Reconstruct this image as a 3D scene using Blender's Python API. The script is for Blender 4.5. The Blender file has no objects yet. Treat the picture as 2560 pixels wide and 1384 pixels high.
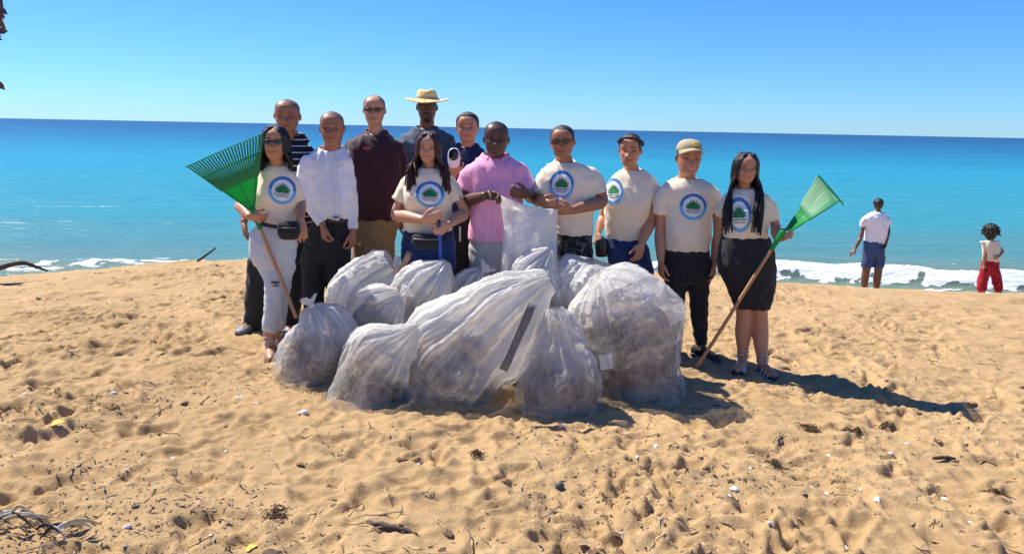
import bpy, bmesh, math, random
import numpy as np
from mathutils import Vector, Matrix
from mathutils.bvhtree import BVHTree

random.seed(7); RNG = np.random.default_rng(11)
scene = bpy.context.scene
COL = scene.collection

# ------------------------------------------------------------------ camera
F, CX, CY = 1900.0, 1280.0, 692.0          # focal length and centre in photo pixels (2560 wide)
CAMZ = 1.63
PITCH = math.atan(372 / F); ROLL = math.radians(1.12)
_f = np.array([0, math.cos(PITCH), -math.sin(PITCH)]); _up = np.array([0, math.sin(PITCH), math.cos(PITCH)])
_X = np.array([1.0, 0, 0])
_cr, _sr = math.cos(ROLL), math.sin(ROLL)
CAM_R = _cr * _X + _sr * _up; CAM_U = -_sr * _X + _cr * _up
cam_d = bpy.data.cameras.new('camera'); cam = bpy.data.objects.new('camera', cam_d); COL.objects.link(cam)
cam_d.sensor_width = 36; cam_d.lens = 36 * F / 2560; cam_d.clip_end = 20000; cam_d.clip_start = 0.05
M = Matrix.Identity(4)
for i in range(3):
    M[i][0] = CAM_R[i]; M[i][1] = CAM_U[i]; M[i][2] = -_f[i]
M[2][3] = CAMZ
cam.matrix_world = M
scene.camera = cam

# ------------------------------------------------------------------ sky and sun
SUN_AZ_VEC = np.array([-1.05, 0.64]); SUN_EL = math.radians(54)
_n = SUN_AZ_VEC / np.linalg.norm(SUN_AZ_VEC)
SUN_DIR = np.array([_n[0] * math.cos(SUN_EL), _n[1] * math.cos(SUN_EL), math.sin(SUN_EL)])
world = bpy.data.worlds.new('World'); scene.world = world; world.use_nodes = True
wn = world.node_tree.nodes; wl = world.node_tree.links
bg = wn['Background']; bg.inputs[1].default_value = 0.10
sky = wn.new('ShaderNodeTexSky'); sky.sky_type = 'NISHITA'; sky.sun_disc = False
sky.sun_elevation = SUN_EL; sky.sun_rotation = math.atan2(_n[0], _n[1])
sky.altitude = 0; sky.air_density = 1.0; sky.dust_density = 0.0; sky.ozone_density = 9.0
hs = wn.new('ShaderNodeHueSaturation'); hs.inputs['Saturation'].default_value = 1.05; hs.inputs['Value'].default_value = 1.0
tint = wn.new('ShaderNodeMix'); tint.data_type = 'RGBA'; tint.blend_type = 'MULTIPLY'; tint.inputs['Factor'].default_value = 1
tint.inputs[7].default_value = (.43, .68, 1.0, 1)
wl.new(sky.outputs[0], hs.inputs['Color']); wl.new(hs.outputs[0], tint.inputs[6]); wl.new(tint.outputs[2], bg.inputs[0])
sun_d = bpy.data.lights.new('sun', 'SUN'); sun_d.energy = 4.5; sun_d.angle = math.radians(0.53); sun_d.color = (1.0, 0.95, 0.86)
sun = bpy.data.objects.new('sun', sun_d); COL.objects.link(sun)
sun.rotation_euler = Vector(SUN_DIR.tolist()).to_track_quat('Z', 'Y').to_euler(); sun.location = (-8, 5, 12)
vs = scene.view_settings
vs.view_transform = 'Standard'; vs.look = 'None'; vs.gamma = 1; vs.use_curve_mapping = False; vs.exposure = 0.8

# ------------------------------------------------------------------ helpers
def ray(x, y):
    u = (x - CX) / F; v = -(y - CY) / F
    return _f + u * CAM_R + v * CAM_U
def PX(x, y, Y):
    """world point on the vertical plane at distance Y that shows at photo pixel (x, y)"""
    d = ray(x, y); t = Y / d[1]
    return np.array([0, 0, CAMZ]) + d * t
def SC(y, Y):
    """metres per photo pixel at that plane"""
    d = ray(CX, y); return Y / d[1] / F

def perlin(P, seed=0):
    """vectorised 3-D gradient noise, about -1..1"""
    P = np.asarray(P, float); i = np.floor(P).astype(np.int64); f = P - i
    u = f * f * f * (f * (f * 6 - 15) + 10)
    def g(dx, dy, dz):
        h = ((i[:, 0] + dx) * 73856093) ^ ((i[:, 1] + dy) * 19349663) ^ ((i[:, 2] + dz) * 83492791) ^ (seed * 2654435761)
        h = (h ^ (h >> 13)) * 1274126177; h = (h ^ (h >> 16)) & 0xffffff
        a = h * (2 * math.pi / 0x1000000); b = ((h * 7919) & 0xffff) / 0x8000 - 1.0
        r = np.sqrt(np.maximum(0, 1 - b * b))
        return (f[:, 0] - dx) * r * np.cos(a) + (f[:, 1] - dy) * r * np.sin(a) + (f[:, 2] - dz) * b
    x0 = g(0,0,0) * (1 - u[:, 0]) + g(1,0,0) * u[:, 0]; x1 = g(0,1,0) * (1 - u[:, 0]) + g(1,1,0) * u[:, 0]
    x2 = g(0,0,1) * (1 - u[:, 0]) + g(1,0,1) * u[:, 0]; x3 = g(0,1,1) * (1 - u[:, 0]) + g(1,1,1) * u[:, 0]
    y0 = x0 * (1 - u[:, 1]) + x1 * u[:, 1]; y1 = x2 * (1 - u[:, 1]) + x3 * u[:, 1]
    return (y0 * (1 - u[:, 2]) + y1 * u[:, 2]) * 1.6
def sstep(a, b, x):
    t = np.clip((np.asarray(x, float) - a) / (b - a), 0, 1); return t * t * (3 - 2 * t)

def mesh_obj(name, V, Fc, mat=None, parent=None, smooth=True, loc=None):
    me = bpy.data.meshes.new(name)
    V = np.asarray(V, float)
    if loc is not None: V = V - np.asarray(loc)
    me.from_pydata(V.tolist(), [], [list(map(int, f)) for f in Fc] if not isinstance(Fc, list) else Fc)
    if smooth: me.polygons.foreach_set('use_smooth', [True] * len(me.polygons))
    if mat: me.materials.append(mat)
    o = bpy.data.objects.new(name, me); COL.objects.link(o)
    if parent is not None: o.parent = parent
    return o
def grid_obj(name, X, Yg, Z, mat):
    """fast big grid; X, Yg, Z are (rows, cols)"""
    r, c = X.shape
    me = bpy.data.meshes.new(name)
    co = np.stack([X, Yg, Z], -1).reshape(-1, 3)
    idx = np.arange(r * c).reshape(r, c)
    q = np.stack([idx[:-1, :-1], idx[:-1, 1:], idx[1:, 1:], idx[1:, :-1]], -1).reshape(-1, 4)
    me.vertices.add(len(co)); me.vertices.foreach_set('co', co.ravel())
    me.loops.add(q.size); me.loops.foreach_set('vertex_index', q.ravel().astype(np.int32))
    me.polygons.add(len(q)); me.polygons.foreach_set('loop_start', (np.arange(len(q)) * 4).astype(np.int32))
    me.polygons.foreach_set('loop_total', np.full(len(q), 4, np.int32))
    me.polygons.foreach_set('use_smooth', np.ones(len(q), bool))
    me.update(calc_edges=True); me.validate()
    me.materials.append(mat)
    o = bpy.data.objects.new(name, me); COL.objects.link(o)
    return o
def set_attr(me, name, vals):
    a = me.attributes.new(name, 'FLOAT', 'POINT'); a.data.foreach_set('value', np.asarray(vals, np.float32).ravel())
def set_col(me, name, rgb):
    a = me.attributes.new(name, 'FLOAT_COLOR', 'POINT')
    c = np.ones((len(rgb), 4), np.float32); c[:, :3] = rgb; a.data.foreach_set('color', c.ravel())
def tag(o, label=None, cat=None, group=None, kind=None):
    if label: o['label'] = label
    if cat: o['category'] = cat
    if group: o['group'] = group
    if kind: o['kind'] = kind
    return o
def empty(name, loc):
    o = bpy.data.objects.new(name, None); o.location = [float(v) for v in loc]; o.empty_display_size = 0.1
    COL.objects.link(o); return o

class NT:
    """small node-tree helper"""
    def __init__(s, name):
        s.mat = bpy.data.materials.new(name); s.mat.use_nodes = True
        s.n = s.mat.node_tree.nodes; s.l = s.mat.node_tree.links
        s.p = s.n['Principled BSDF']; s.out = s.n['Material Output']
    def node(s, t, **kw):
        nd = s.n.new(t)
        for k, v in kw.items(): setattr(nd, k, v)
        return nd
    def set(s, nd, k, v):
        if hasattr(v, 'is_output') or isinstance(v, bpy.types.NodeSocket): s.l.new(v, nd.inputs[k])
        else:
            if isinstance(v, (tuple, list)) and len(v) == 3 and nd.inputs[k].type == 'RGBA': v = (*v, 1)
            nd.inputs[k].default_value = v
    def noise(s, scale, detail=4, rough=.55, vec=None, dist=0):
        nd = s.node('ShaderNodeTexNoise'); nd.inputs['Scale'].default_value = scale; nd.inputs['Detail'].default_value = detail
        nd.inputs['Roughness'].default_value = rough; nd.inputs['Distortion'].default_value = dist
        if vec is not None: s.l.new(vec, nd.inputs['Vector'])
        return nd.outputs['Fac']
    def coord(s, kind='Object', scale=None):
        o = s.node('ShaderNodeTexCoord').outputs[kind]
        if scale:
            m = s.node('ShaderNodeMapping'); m.inputs['Scale'].default_value = scale; s.l.new(o, m.inputs['Vector']); o = m.outputs[0]
        return o
    def ramp(s, fac, stops, interp='LINEAR'):
        nd = s.node('ShaderNodeValToRGB'); e = nd.color_ramp.elements; nd.color_ramp.interpolation = interp
        while len(e) < len(stops): e.new(0.5)
        for el, (p, c) in zip(e, stops):
            el.position = p; el.color = (c, c, c, 1) if isinstance(c, (int, float)) else (*c, 1)
        s.l.new(fac, nd.inputs[0]); return nd.outputs[0]
    def mix(s, fac, a, b, mode='MIX'):
        nd = s.node('ShaderNodeMix', data_type='RGBA', blend_type=mode)
        for k, v in (('Factor', fac), ('A', a), ('B', b)):
            sk = [i for i in nd.inputs if i.name == k and (i.type == 'RGBA' or (k == 'Factor' and i.type == 'VALUE'))][0]
            if isinstance(v, bpy.types.NodeSocket): s.l.new(v, sk)
            else: sk.default_value = (*v, 1) if isinstance(v, (tuple, list)) else v
        return [o for o in nd.outputs if o.type == 'RGBA'][0]
    def math(s, op, a, b=0.0):
        nd = s.node('ShaderNodeMath', operation=op)
        for k, v in ((0, a), (1, b)):
            if isinstance(v, bpy.types.NodeSocket): s.l.new(v, nd.inputs[k])
            else: nd.inputs[k].default_value = v
        return nd.outputs[0]
    def attr(s, name, col=False):
        nd = s.node('ShaderNodeAttribute', attribute_name=name); return nd.outputs['Color' if col else 'Fac']
    def bump(s, h, strength=.3, dist=.01, normal=None):
        nd = s.node('ShaderNodeBump'); nd.inputs['Strength'].default_value = strength; nd.inputs['Distance'].default_value = dist
        s.l.new(h, nd.inputs['Height'])
        if normal is not None: s.l.new(normal, nd.inputs['Normal'])
        return nd.outputs[0]
    def P(s, **kw):
        names = {'base': 'Base Color', 'rough': 'Roughness', 'spec': 'Specular IOR Level', 'normal': 'Normal', 'metal': 'Metallic',
                 'alpha': 'Alpha', 'sss': 'Subsurface Weight', 'sssr': 'Subsurface Radius', 'ssss': 'Subsurface Scale', 'trans': 'Transmission Weight', 'sheen': 'Sheen Weight', 'coat': 'Coat Weight', 'ior': 'IOR'}
        for k, v in kw.items(): s.set(s.p, names[k], v)
        return s.mat

# ------------------------------------------------------------------ ground profile
def base_z(x, y):
    """the beach without its small relief: berm, then a face that runs down into the sea"""
    x = np.asarray(x, float); y = np.asarray(y, float)
    tilt = np.interp(x, [-9, -5.7, -5.0, -4.4, -3.7, -3.0, -2.3, -1.6, 0, 8], [-.36, -.10, -.035, .02, .062, .085, .08, .052, .0, -.208])
    crest = 8.7 + 0.35 * np.sin(x * 0.33 + 1.0) + 0.15 * np.sin(x * 1.1)
    z = tilt - 0.02 * np.maximum(0, y - 5.5) * 1.0
    over = np.maximum(0, y - crest)
    return z - 0.21 * over * sstep(0, 1.2, over) - 0.02 * np.minimum(over, 1.0) - 0.0

def nonuni(lo, hi, fine_lo, fine_hi, step, growth):
    a = list(np.arange(fine_lo, fine_hi + 1e-6, step))
    s = step; v = a[-1]
    while v < hi: s *= growth; v += s; a.append(v)
    s = step; v = a[0]; pre = []
    while v > lo: s *= growth; v -= s; pre.append(v)
    return np.array(pre[::-1] + a)

# relief: hummocks, footprints, churned strips
FOOT = []
def make_footprints():
    for k in range(1700):
        y = 2.3 + 8.0 * RNG.random() ** 1.3; x = (RNG.random() * 2 - 1) * (0.8 * y + 0.8)
        FOOT.append((x, y, RNG.uniform(.04, .07), RNG.uniform(.08, .14), RNG.uniform(0, math.pi), RNG.uniform(.008, .028)))
make_footprints()
def calm(P):
    P = np.atleast_2d(np.asarray(P, float)); q = np.stack([P[:, 0] * .55 + 3, P[:, 1] * .8, P[:, 0] * 0], 1); return .62 + .68 * sstep(-.45, .45, perlin(q, 15))
def relief(X, Y):
    sh = X.shape; P = np.stack([X.ravel(), Y.ravel(), np.zeros(X.size)], 1)
    fade = sstep(1.0, 2.2, P[:, 1]) * (1 - .45 * sstep(7.5, 10, P[:, 1])) * (1 - sstep(10.2, 11.4, P[:, 1]))
    n = .030 * perlin(P * 1.3, 1) + .020 * perlin(P * 2.9 + 7, 2)
    r = 1 - np.abs(perlin(P * [3.2, 4.4, 1] + 3, 3)); n += .024 * (r - .6)
    r2 = 1 - np.abs(perlin(P * [7.0, 9.0, 1] + 13, 4)); n += .021 * (r2 - .6)
    r3 = 1 - np.abs(perlin(P * [15.0, 19.0, 1] + 23, 14)); n += .011 * (r3 - .6)
    churn = .35 + .65 * sstep(-.3, .5, perlin(P * [.5, 1.1, 1] + 31, 6))
    n += churn * (.010 * perlin(P * 17, 5) + .009 * np.abs(perlin(P * 33, 7)) + .005 * perlin(P * 60, 8))
    n += .0032 * perlin(P * 45, 9)
    return (n * fade * calm(P)).reshape(sh)
xs = nonuni(-90, 90, -3.9, 3.9, .0135, 1.035); ys = nonuni(-60, 16, 2.3, 6.6, .0125, 1.018)
GX, GY = np.meshgrid(xs, ys)
GZ = base_z(GX, GY) + relief(GX, GY)
for (fx, fy, a, b, th, dep) in FOOT:
    R = .34; dep = dep * float(calm([[fx, fy, 0]])[0])
    c0, c1 = np.searchsorted(xs, [fx - R, fx + R]); r0, r1 = np.searchsorted(ys, [fy - R, fy + R])
    if c1 <= c0 or r1 <= r0: continue
    dx = GX[r0:r1, c0:c1] - fx; dy = GY[r0:r1, c0:c1] - fy
    u = (dx * math.cos(th) + dy * math.sin(th)) / b; v = (-dx * math.sin(th) + dy * math.cos(th)) / a
    d = np.sqrt(u * u + v * v) * (1 + .35 * np.sin(3 * np.arctan2(v, u) + 9 * fx) * np.clip(u * u + v * v, 0, 1))
    GZ[r0:r1, c0:c1] += -dep * (1 - sstep(.45, 1.0, d)) + .45 * dep * np.exp(-((d - 1.2) / .26) ** 2)
def ground_z(x, y):
    i = int(np.clip(np.searchsorted(xs, x), 1, len(xs) - 1)); j = int(np.clip(np.searchsorted(ys, y), 1, len(ys) - 1))
    tx = (x - xs[i-1]) / (xs[i] - xs[i-1]); ty = (y - ys[j-1]) / (ys[j] - ys[j-1])
    return float((GZ[j-1, i-1] * (1-tx) + GZ[j-1, i] * tx) * (1-ty) + (GZ[j, i-1] * (1-tx) + GZ[j, i] * tx) * ty)
def ground_at(px, py):
    """where the ray through a photo pixel meets the beach"""
    d = ray(px, py); o = np.array([0, 0, CAMZ]); z = 0.
    for k in range(25):
        t = (z - CAMZ) / d[2]; p = o + d * t; z = .5 * z + .5 * float(base_z(p[0], p[1]))
    return np.array([p[0], p[1], ground_z(p[0], p[1])])

# sand
t = NT('sand_material'); co = t.coord('Object')
n1 = t.noise(1.6, 5, .6, co); n2 = t.noise(9, 6, .65, co); n3 = t.noise(420, 2, .6, co); n4 = t.noise(55, 5, .7, co)
c = t.mix(t.ramp(n1, [(.35, 0.), (.68, 1.)]), (.60, .40, .195), (.505, .33, .152))
c = t.mix(t.math('MULTIPLY', t.ramp(n2, [(.45, 0.), (.68, 1.)]), t.ramp(n1, [(.38, .1), (.62, .6)])), c, (.36, .235, .125))
c = t.mix(t.ramp(n3, [(.36, 1.), (.50, 0.)]), c, (.30, .185, .09))
c = t.mix(t.math('MULTIPLY', t.ramp(n4, [(.58, 0.), (.70, 1.)]), .55), c, (.24, .15, .085))
wet = t.attr('wet'); c = t.mix(wet, c, (.20, .125, .065))
h = t.math('ADD', t.math('MULTIPLY', n4, .9), t.math('MULTIPLY', n3, .35))
SAND = t.P(base=c, rough=t.math('SUBTRACT', .95, t.math('MULTIPLY', wet, .6)), spec=.25, normal=t.bump(h, .8, .014))
sand = grid_obj('beach_sand', GX, GY, GZ, SAND); sand['kind'] = 'structure'
SEA_Z = -.83
set_attr(sand.data, 'wet', sstep(SEA_Z + .16, SEA_Z + .05, GZ.ravel() + .03 * perlin(np.stack([GX.ravel(), GY.ravel() * .3, GX.ravel() * 0], 1) * 1.2, 21)))

# ------------------------------------------------------------------ sea
sx = nonuni(-4500, 4500, -13, 13, .075, 1.07); sy = nonuni(9.4, 9000, 9.6, 19, .05, 1.028)
sy = sy[sy > 9.3]
WX, WY = np.meshgrid(sx, sy); wp = np.stack([WX.ravel(), WY.ravel(), np.zeros(WX.size)], 1)
near = 1 - sstep(60, 260, wp[:, 1]); 
dist_amp = sstep(9.5, 16, wp[:, 1])
def ridged(p, s): return 1 - np.abs(perlin(p, s))
amp_x = 1 - sstep(30, 120, np.abs(wp[:, 0]))
z = .055 * ridged(wp * [.16, .55, 1] + 5, 31) + .035 * ridged(wp * [.42, 1.3, 1], 32) + .016 * ridged(wp * [1.1, 3.1, 1], 33) + .006 * perlin(wp * [3., 7., 1], 34)
z = z * (.35 + .65 * dist_amp) * near * amp_x
# the little breaker that runs in on the right, and the lap of water on the left
bend = 12.55 + .25 * np.sin(wp[:, 0] * .5) + .18 * perlin(wp * [.6, 0, 0] + 2, 41)
on = sstep(.6, 3.6, wp[:, 0]) * (1 - .25 * sstep(9, 13, wp[:, 0])) + .25 * sstep(-4, -7, wp[:, 0])
dyb = wp[:, 1] - bend
breaker = np.where(dyb < 0, np.exp(-(dyb / .22) ** 2), np.exp(-(dyb / .62) ** 2)) * on * (.24 + .08 * perlin(wp * [1.3, .5, 0], 42))
z += breaker
foam_n = perlin(wp * [2.2, 4.5, 1] + 9, 43) + .6 * perlin(wp * [6, 11, 1], 44) + .45 * perlin(wp * [17, 26, 1], 45)
ground_here = base_z(wp[:, 0], wp[:, 1])
depth = SEA_Z + z - ground_here
foam = np.zeros(len(wp))
foam = np.maximum(foam, sstep(-.35, .25, foam_n + .9 - 2.0 * np.abs(dyb + .05) / .55) * on)             # crest and spill
wash = sstep(.30, .0, depth) * (.35 + .65 * sstep(2.5, 4.5, wp[:, 0]) + .25 * sstep(-2.5, -5, wp[:, 0]))
foam = np.maximum(foam, sstep(.1, .6, foam_n * .7 + 1.25 * wash - .25) * sstep(.02, .2, wash))
foam = np.maximum(foam, .8 * sstep(.95, 1.25, foam_n + .35 * perlin(wp * [.25, .8, 1] + 77, 46)) * (1 - sstep(15, 20, wp[:, 1])))   # streaks further out
lb = np.interp(wp[:, 0], [-9, -6, -3.5, -2], [12.2, 12.5, 13.3, 13.6]) + .3 * np.sin(wp[:, 0] * .8) + .25 * perlin(wp * [.7, 0, 0] + 4, 48); foam = np.maximum(foam, sstep(.15, .75, foam_n * .85 + .55 - 1.5 * np.abs(wp[:, 1] - lb)) * sstep(-2.6, -6.0, wp[:, 0]))
WZ = SEA_Z + z + .035 * foam * (.5 + .5 * perlin(wp * [9, 13, 1], 47)) * (1 - sstep(20, 30, wp[:, 1]))
t = NT('sea_material'); co = t.coord('Object')
sep = t.node('ShaderNodeSeparateXYZ'); t.l.new(co, sep.inputs[0]); yy = sep.outputs[1]
lg = t.math('DIVIDE', t.math('LOGARITHM', t.math('MAXIMUM', yy, 9.), 10.), 4.0)      # log10(distance)/4
wob = t.math('MULTIPLY', t.math('SUBTRACT', t.noise(1, 4, .6, t.coord('Object', (.02, .09, 1))), .5), .10)
lg = t.math('ADD', lg, wob)
c = t.ramp(lg, [(.262, (.145, .205, .160)), (.285, (.075, .205, .205)), (.33, (.042, .240, .275)), (.42, (.018, .235, .315)), (.53, (.010, .125, .225)), (.64, (.010, .070, .155)), (.85, (.010, .050, .125))])
fa = t.attr('foam'); fo = t.ramp(t.math('ADD', fa, t.math('MULTIPLY', t.math('MINIMUM', t.math('MULTIPLY', fa, 5.), 1.), t.math('MULTIPLY', t.math('SUBTRACT', t.noise(9, 6, .7, t.coord('Object', (1, 1.6, 1)), .8), .5), 1.5))), [(.42, 0.), (.62, 1.)]); c = t.mix(fo, c, (.82, .86, .87))
w1 = t.noise(1, 5, .62, t.coord('Object', (.55, 2.1, 1))); w2 = t.noise(1, 4, .6, t.coord('Object', (.05, .28, 1)))
bn = t.bump(w1, .5, .28); bn = t.bump(w2, .25, 1.4, bn)
fb = t.noise(38, 4, .7, co); bn = t.bump(t.math('MULTIPLY', fb, fo), .6, .03, bn)
SEA = t.P(base=c, rough=t.math('ADD', .30, t.math('MULTIPLY', fo, .5)), spec=.10, ior=1.33, normal=bn)
sea = grid_obj('sea_water', WX, WY, WZ.reshape(WX.shape), SEA); sea['kind'] = 'structure'
set_attr(sea.data, 'foam', foam)
# ------------------------------------------------------------------ modelling helpers
class G:
    """collects lofted pieces of one mesh"""
    def __init__(s): s.V = []; s.F = []; s.n = 0
    def add(s, V, Fc):
        s.V.append(np.asarray(V, float)); s.F += [[i + s.n for i in f] for f in Fc]; s.n += len(V)
    def arr(s): return np.concatenate(s.V)
    def obj(s, name, mat, parent=None, loc=None, smooth=True): return mesh_obj(name, s.arr(), s.F, mat, parent, smooth, loc)
def unit(v): v = np.asarray(v, float); return v / max(1e-9, np.linalg.norm(v))
def loft(rings, caps=True, closed=True):
    n = len(rings[0]); V = np.concatenate(rings); Fc = []
    for k in range(len(rings) - 1):
        for j in range(n if closed else n - 1):
            a = k * n + j; b = k * n + (j + 1) % n
            Fc.append([a, b, b + n, a + n])
    if caps and closed:
        c0 = len(V); V = np.concatenate([V, [rings[0].mean(0)], [rings[-1].mean(0)]]); L = (len(rings) - 1) * n
        for j in range(n):
            Fc.append([c0, (j + 1) % n, j]); Fc.append([c0 + 1, L + j, L + (j + 1) % n])
    return V, Fc
def ell(c, ax, ay, rx, ry, n=24, e=2.0):
    a = np.linspace(0, 2 * np.pi, n, endpoint=False); ca, sa = np.cos(a), np.sin(a)
    x = np.sign(ca) * np.abs(ca) ** (2 / e) * rx; y = np.sign(sa) * np.abs(sa) ** (2 / e) * ry
    return np.asarray(c) + np.outer(x, ax) + np.outer(y, ay)
def resample(P, seg):
    """Catmull-Rom through the rows of P (any number of columns)"""
    P = np.asarray(P, float)
    if len(P) < 3: return np.array([P[0] + (P[1] - P[0]) * t for t in np.linspace(0, 1, seg + 1)])
    E = np.concatenate([[2 * P[0] - P[1]], P, [2 * P[-1] - P[-2]]]); out = []
    for k in range(1, len(E) - 2):
        p0, p1, p2, p3 = E[k-1:k+3]
        for t in np.linspace(0, 1, seg, endpoint=False):
            out.append(.5 * (2*p1 + (p2-p0)*t + (2*p0-5*p1+4*p2-p3)*t*t + (-p0+3*p1-3*p2+p3)*t**3))
    out.append(P[-1]); return np.array(out)
def tube(pts, rad, n=14, seg=5, flat=1.0, fdir=None, caps=True, cap0=False):
    Q = resample(np.column_stack([np.asarray(pts, float), np.asarray(rad, float)]), seg); p, r = Q[:, :3], np.maximum(Q[:, 3], 1e-4)
    T = np.gradient(p, axis=0); T /= np.maximum(1e-9, np.linalg.norm(T, axis=1))[:, None]
    up = np.asarray(fdir, float) if fdir is not None else (np.array([0, 1., 0]) if abs(T[0][1]) < .8 else np.array([1., 0, 0]))
    rings = []
    def ring(c, t, r):
        a = unit(np.cross(t, up)); b = np.cross(a, t)
        return ell(c, a, b, r, r * flat, n)
    if caps or cap0:
        for ph in (80, 55, 28): rings.append(ring(p[0] - T[0] * r[0] * math.sin(math.radians(ph)) * .8, T[0], r[0] * math.cos(math.radians(ph))))
    for c, t, q in zip(p, T, r): rings.append(ring(c, t, q))
    if caps:
        for ph in (28, 55, 80): rings.append(ring(p[-1] + T[-1] * r[-1] * math.sin(math.radians(ph)) * .8, T[-1], r[-1] * math.cos(math.radians(ph))))
    return loft(rings)
def ellipsoid(c, r, n=14, m=9, R=None):
    rings = []
    for ph in np.linspace(-80, 80, m):
        a = np.linspace(0, 2*np.pi, n, endpoint=False); k = math.cos(math.radians(ph))
        q = np.stack([np.cos(a)*k*r[0], np.sin(a)*k*r[1], np.full(n, math.sin(math.radians(ph))*r[2])], 1)
        rings.append((q @ R.T if R is not None else q) + np.asarray(c))
    return loft(rings)
def remeshed(g, voxel, smooth=2, dec=None):
    """one continuous skin over all pieces of g"""
    me = bpy.data.meshes.new('tmp'); me.from_pydata(g.arr().tolist(), [], g.F)
    o = bpy.data.objects.new('tmp', me); COL.objects.link(o)
    m = o.modifiers.new('r', 'REMESH'); m.mode = 'VOXEL'; m.voxel_size = voxel; m.adaptivity = 0
    if smooth: s = o.modifiers.new('s', 'SMOOTH'); s.factor = .5; s.iterations = smooth
    if dec: d = o.modifiers.new('d', 'DECIMATE'); d.ratio = dec
    bpy.context.view_layer.update()
    dg = bpy.context.evaluated_depsgraph_get(); out = bpy.data.meshes.new_from_object(o.evaluated_get(dg))
    bpy.data.objects.remove(o); bpy.data.meshes.remove(me)
    out.polygons.foreach_set('use_smooth', np.ones(len(out.polygons), bool))
    return out
def mverts(me): a = np.empty(len(me.vertices) * 3); me.vertices.foreach_get('co', a); return a.reshape(-1, 3)
def mnorms(me): a = np.empty(len(me.vertices) * 3); me.vertices.foreach_get('normal', a); return a.reshape(-1, 3)
def mset(me, V): me.vertices.foreach_set('co', np.ascontiguousarray(V).ravel()); me.update()
def link_mesh(name, me, mat, parent, loc):
    mset(me, mverts(me) - np.asarray(loc)); me.name = name; me.materials.clear(); me.materials.append(mat)
    o = bpy.data.objects.new(name, me); COL.objects.link(o); o.parent = parent; return o
def bvh_of(o, loc):
    me = o.data; V = mverts(me) + np.asarray(loc)
    return BVHTree.FromPolygons([Vector(v) for v in V], [tuple(p.vertices) for p in me.polygons])

# ------------------------------------------------------------------ materials of people and things
_mc = {}
def fabric(name, col, rough=.85, weave=260, bump=.12, var=.10, sheen=.1, col2=None, mode=None):
    if name in _mc: return _mc[name]
    t = NT(name); co = t.coord('Object'); n = t.noise(5, 4, .6, co); f = t.noise(weave, 2, .5, co)
    dark = tuple(c * (1 - 2.2 * var) for c in col)
    c = t.mix(t.ramp(n, [(.3, 0.), (.7, 1.)]), dark, col)
    if mode == 'stripes':
        sp = t.node('ShaderNodeSeparateXYZ'); t.l.new(co, sp.inputs[0])
        w = t.math('FRACT', t.math('ADD', t.math('MULTIPLY', sp.outputs[2], 22.), t.math('MULTIPLY', t.noise(3, 2, .5, co), .5)))
        c = t.mix(t.ramp(w, [(.0, 1.), (.16, 1.), (.2, 0.), (1., 0.)]), c, col2)
    if mode == 'camo':
        k = t.noise(26, 3, .6, t.coord('Object', (1, 1, 1.4)), .6); k2 = t.noise(34, 2, .6, co, .8)
        c = t.mix(t.ramp(k, [(.55, 0.), (.58, 1.)]), c, col2); c = t.mix(t.ramp(k2, [(.66, 0.), (.69, 1.)]), c, (.45, .42, .38))
    if mode == 'print':
        k = t.noise(38, 3, .6, co, .8); k2 = t.noise(60, 2, .6, co, .5)
        c = t.mix(t.ramp(k, [(.53, 0.), (.57, 1.)]), c, col2); c = t.mix(t.ramp(k2, [(.68, 0.), (.71, 1.)]), c, (.6, .45, .4))
    if mode == 'denim':
        k = t.noise(3.2, 3, .6, co); c = t.mix(t.ramp(k, [(.45, 0.), (.75, .8)]), c, col2)
    w2 = t.noise(26, 4, .65, t.coord('Object', (1, 1, .5)))
    h = t.math('ADD', t.math('MULTIPLY', f, .12), t.math('MULTIPLY', w2, 1.0))
    _mc[name] = t.P(base=c, rough=rough, spec=.2, sheen=sheen, normal=t.bump(h, bump * 2.2, .012)); return _mc[name]
def plain(name, col, rough=.5, metal=0, spec=.5, var=.12, bump=.1, scale=30):
    if name in _mc: return _mc[name]
    t = NT(name); co = t.coord('Object'); n = t.noise(scale, 4, .6, co)
    c = t.mix(n, tuple(max(0, k * (1 - 2 * var)) for k in col), tuple(k * (1 + var) for k in col))
    _mc[name] = t.P(base=c, rough=rough, metal=metal, spec=spec, normal=t.bump(n, bump, .006)); return _mc[name]
def skin_mat():
    if 'skin' in _mc: return _mc['skin']
    t = NT('skin'); co = t.coord('Object'); a = t.attr('tone', True); n = t.noise(45, 4, .6, co); n2 = t.noise(420, 2, .5, co)
    c = t.mix(t.math('MULTIPLY', t.ramp(n, [(.35, 0.), (.7, 1.)]), .22), a, t.mix(1., a, (.75, .6, .55), 'MULTIPLY'))
    _mc['skin'] = t.P(base=c, rough=t.math('ADD', .36, t.math('MULTIPLY', n, .2)), spec=.45, sss=.06, ssss=.01, normal=t.bump(t.math('ADD', n2, n), .10, .003)); return _mc['skin']
def hair_mat(name, col, hi):
    if name in _mc: return _mc[name]
    t = NT(name); n = t.noise(1, 5, .7, t.coord('Object', (240, 240, 16))); n2 = t.noise(9, 3, .6, t.coord('Object'))
    c = t.mix(t.ramp(n, [(.4, 0.), (.75, 1.)]), col, hi)
    _mc[name] = t.P(base=c, rough=.42, spec=.4, normal=t.bump(n, .6, .006)); return _mc[name]
def vcol_mat(name, rough=.4, spec=.5):
    if name in _mc: return _mc[name]
    t = NT(name); co = t.coord('Object'); n = t.noise(300, 2, .5, co)
    c = t.mix(t.math('MULTIPLY', n, .25), t.attr('tone', True), (.02, .02, .02)); _mc[name] = t.P(base=c, rough=rough, spec=spec); return _mc[name]
SKIN = {'tan': (.52, .245, .135), 'light': (.56, .28, .165), 'brown': (.37, .165, .088), 'deep': (.17, .075, .042), 'dark': (.105, .05, .032)}

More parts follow.
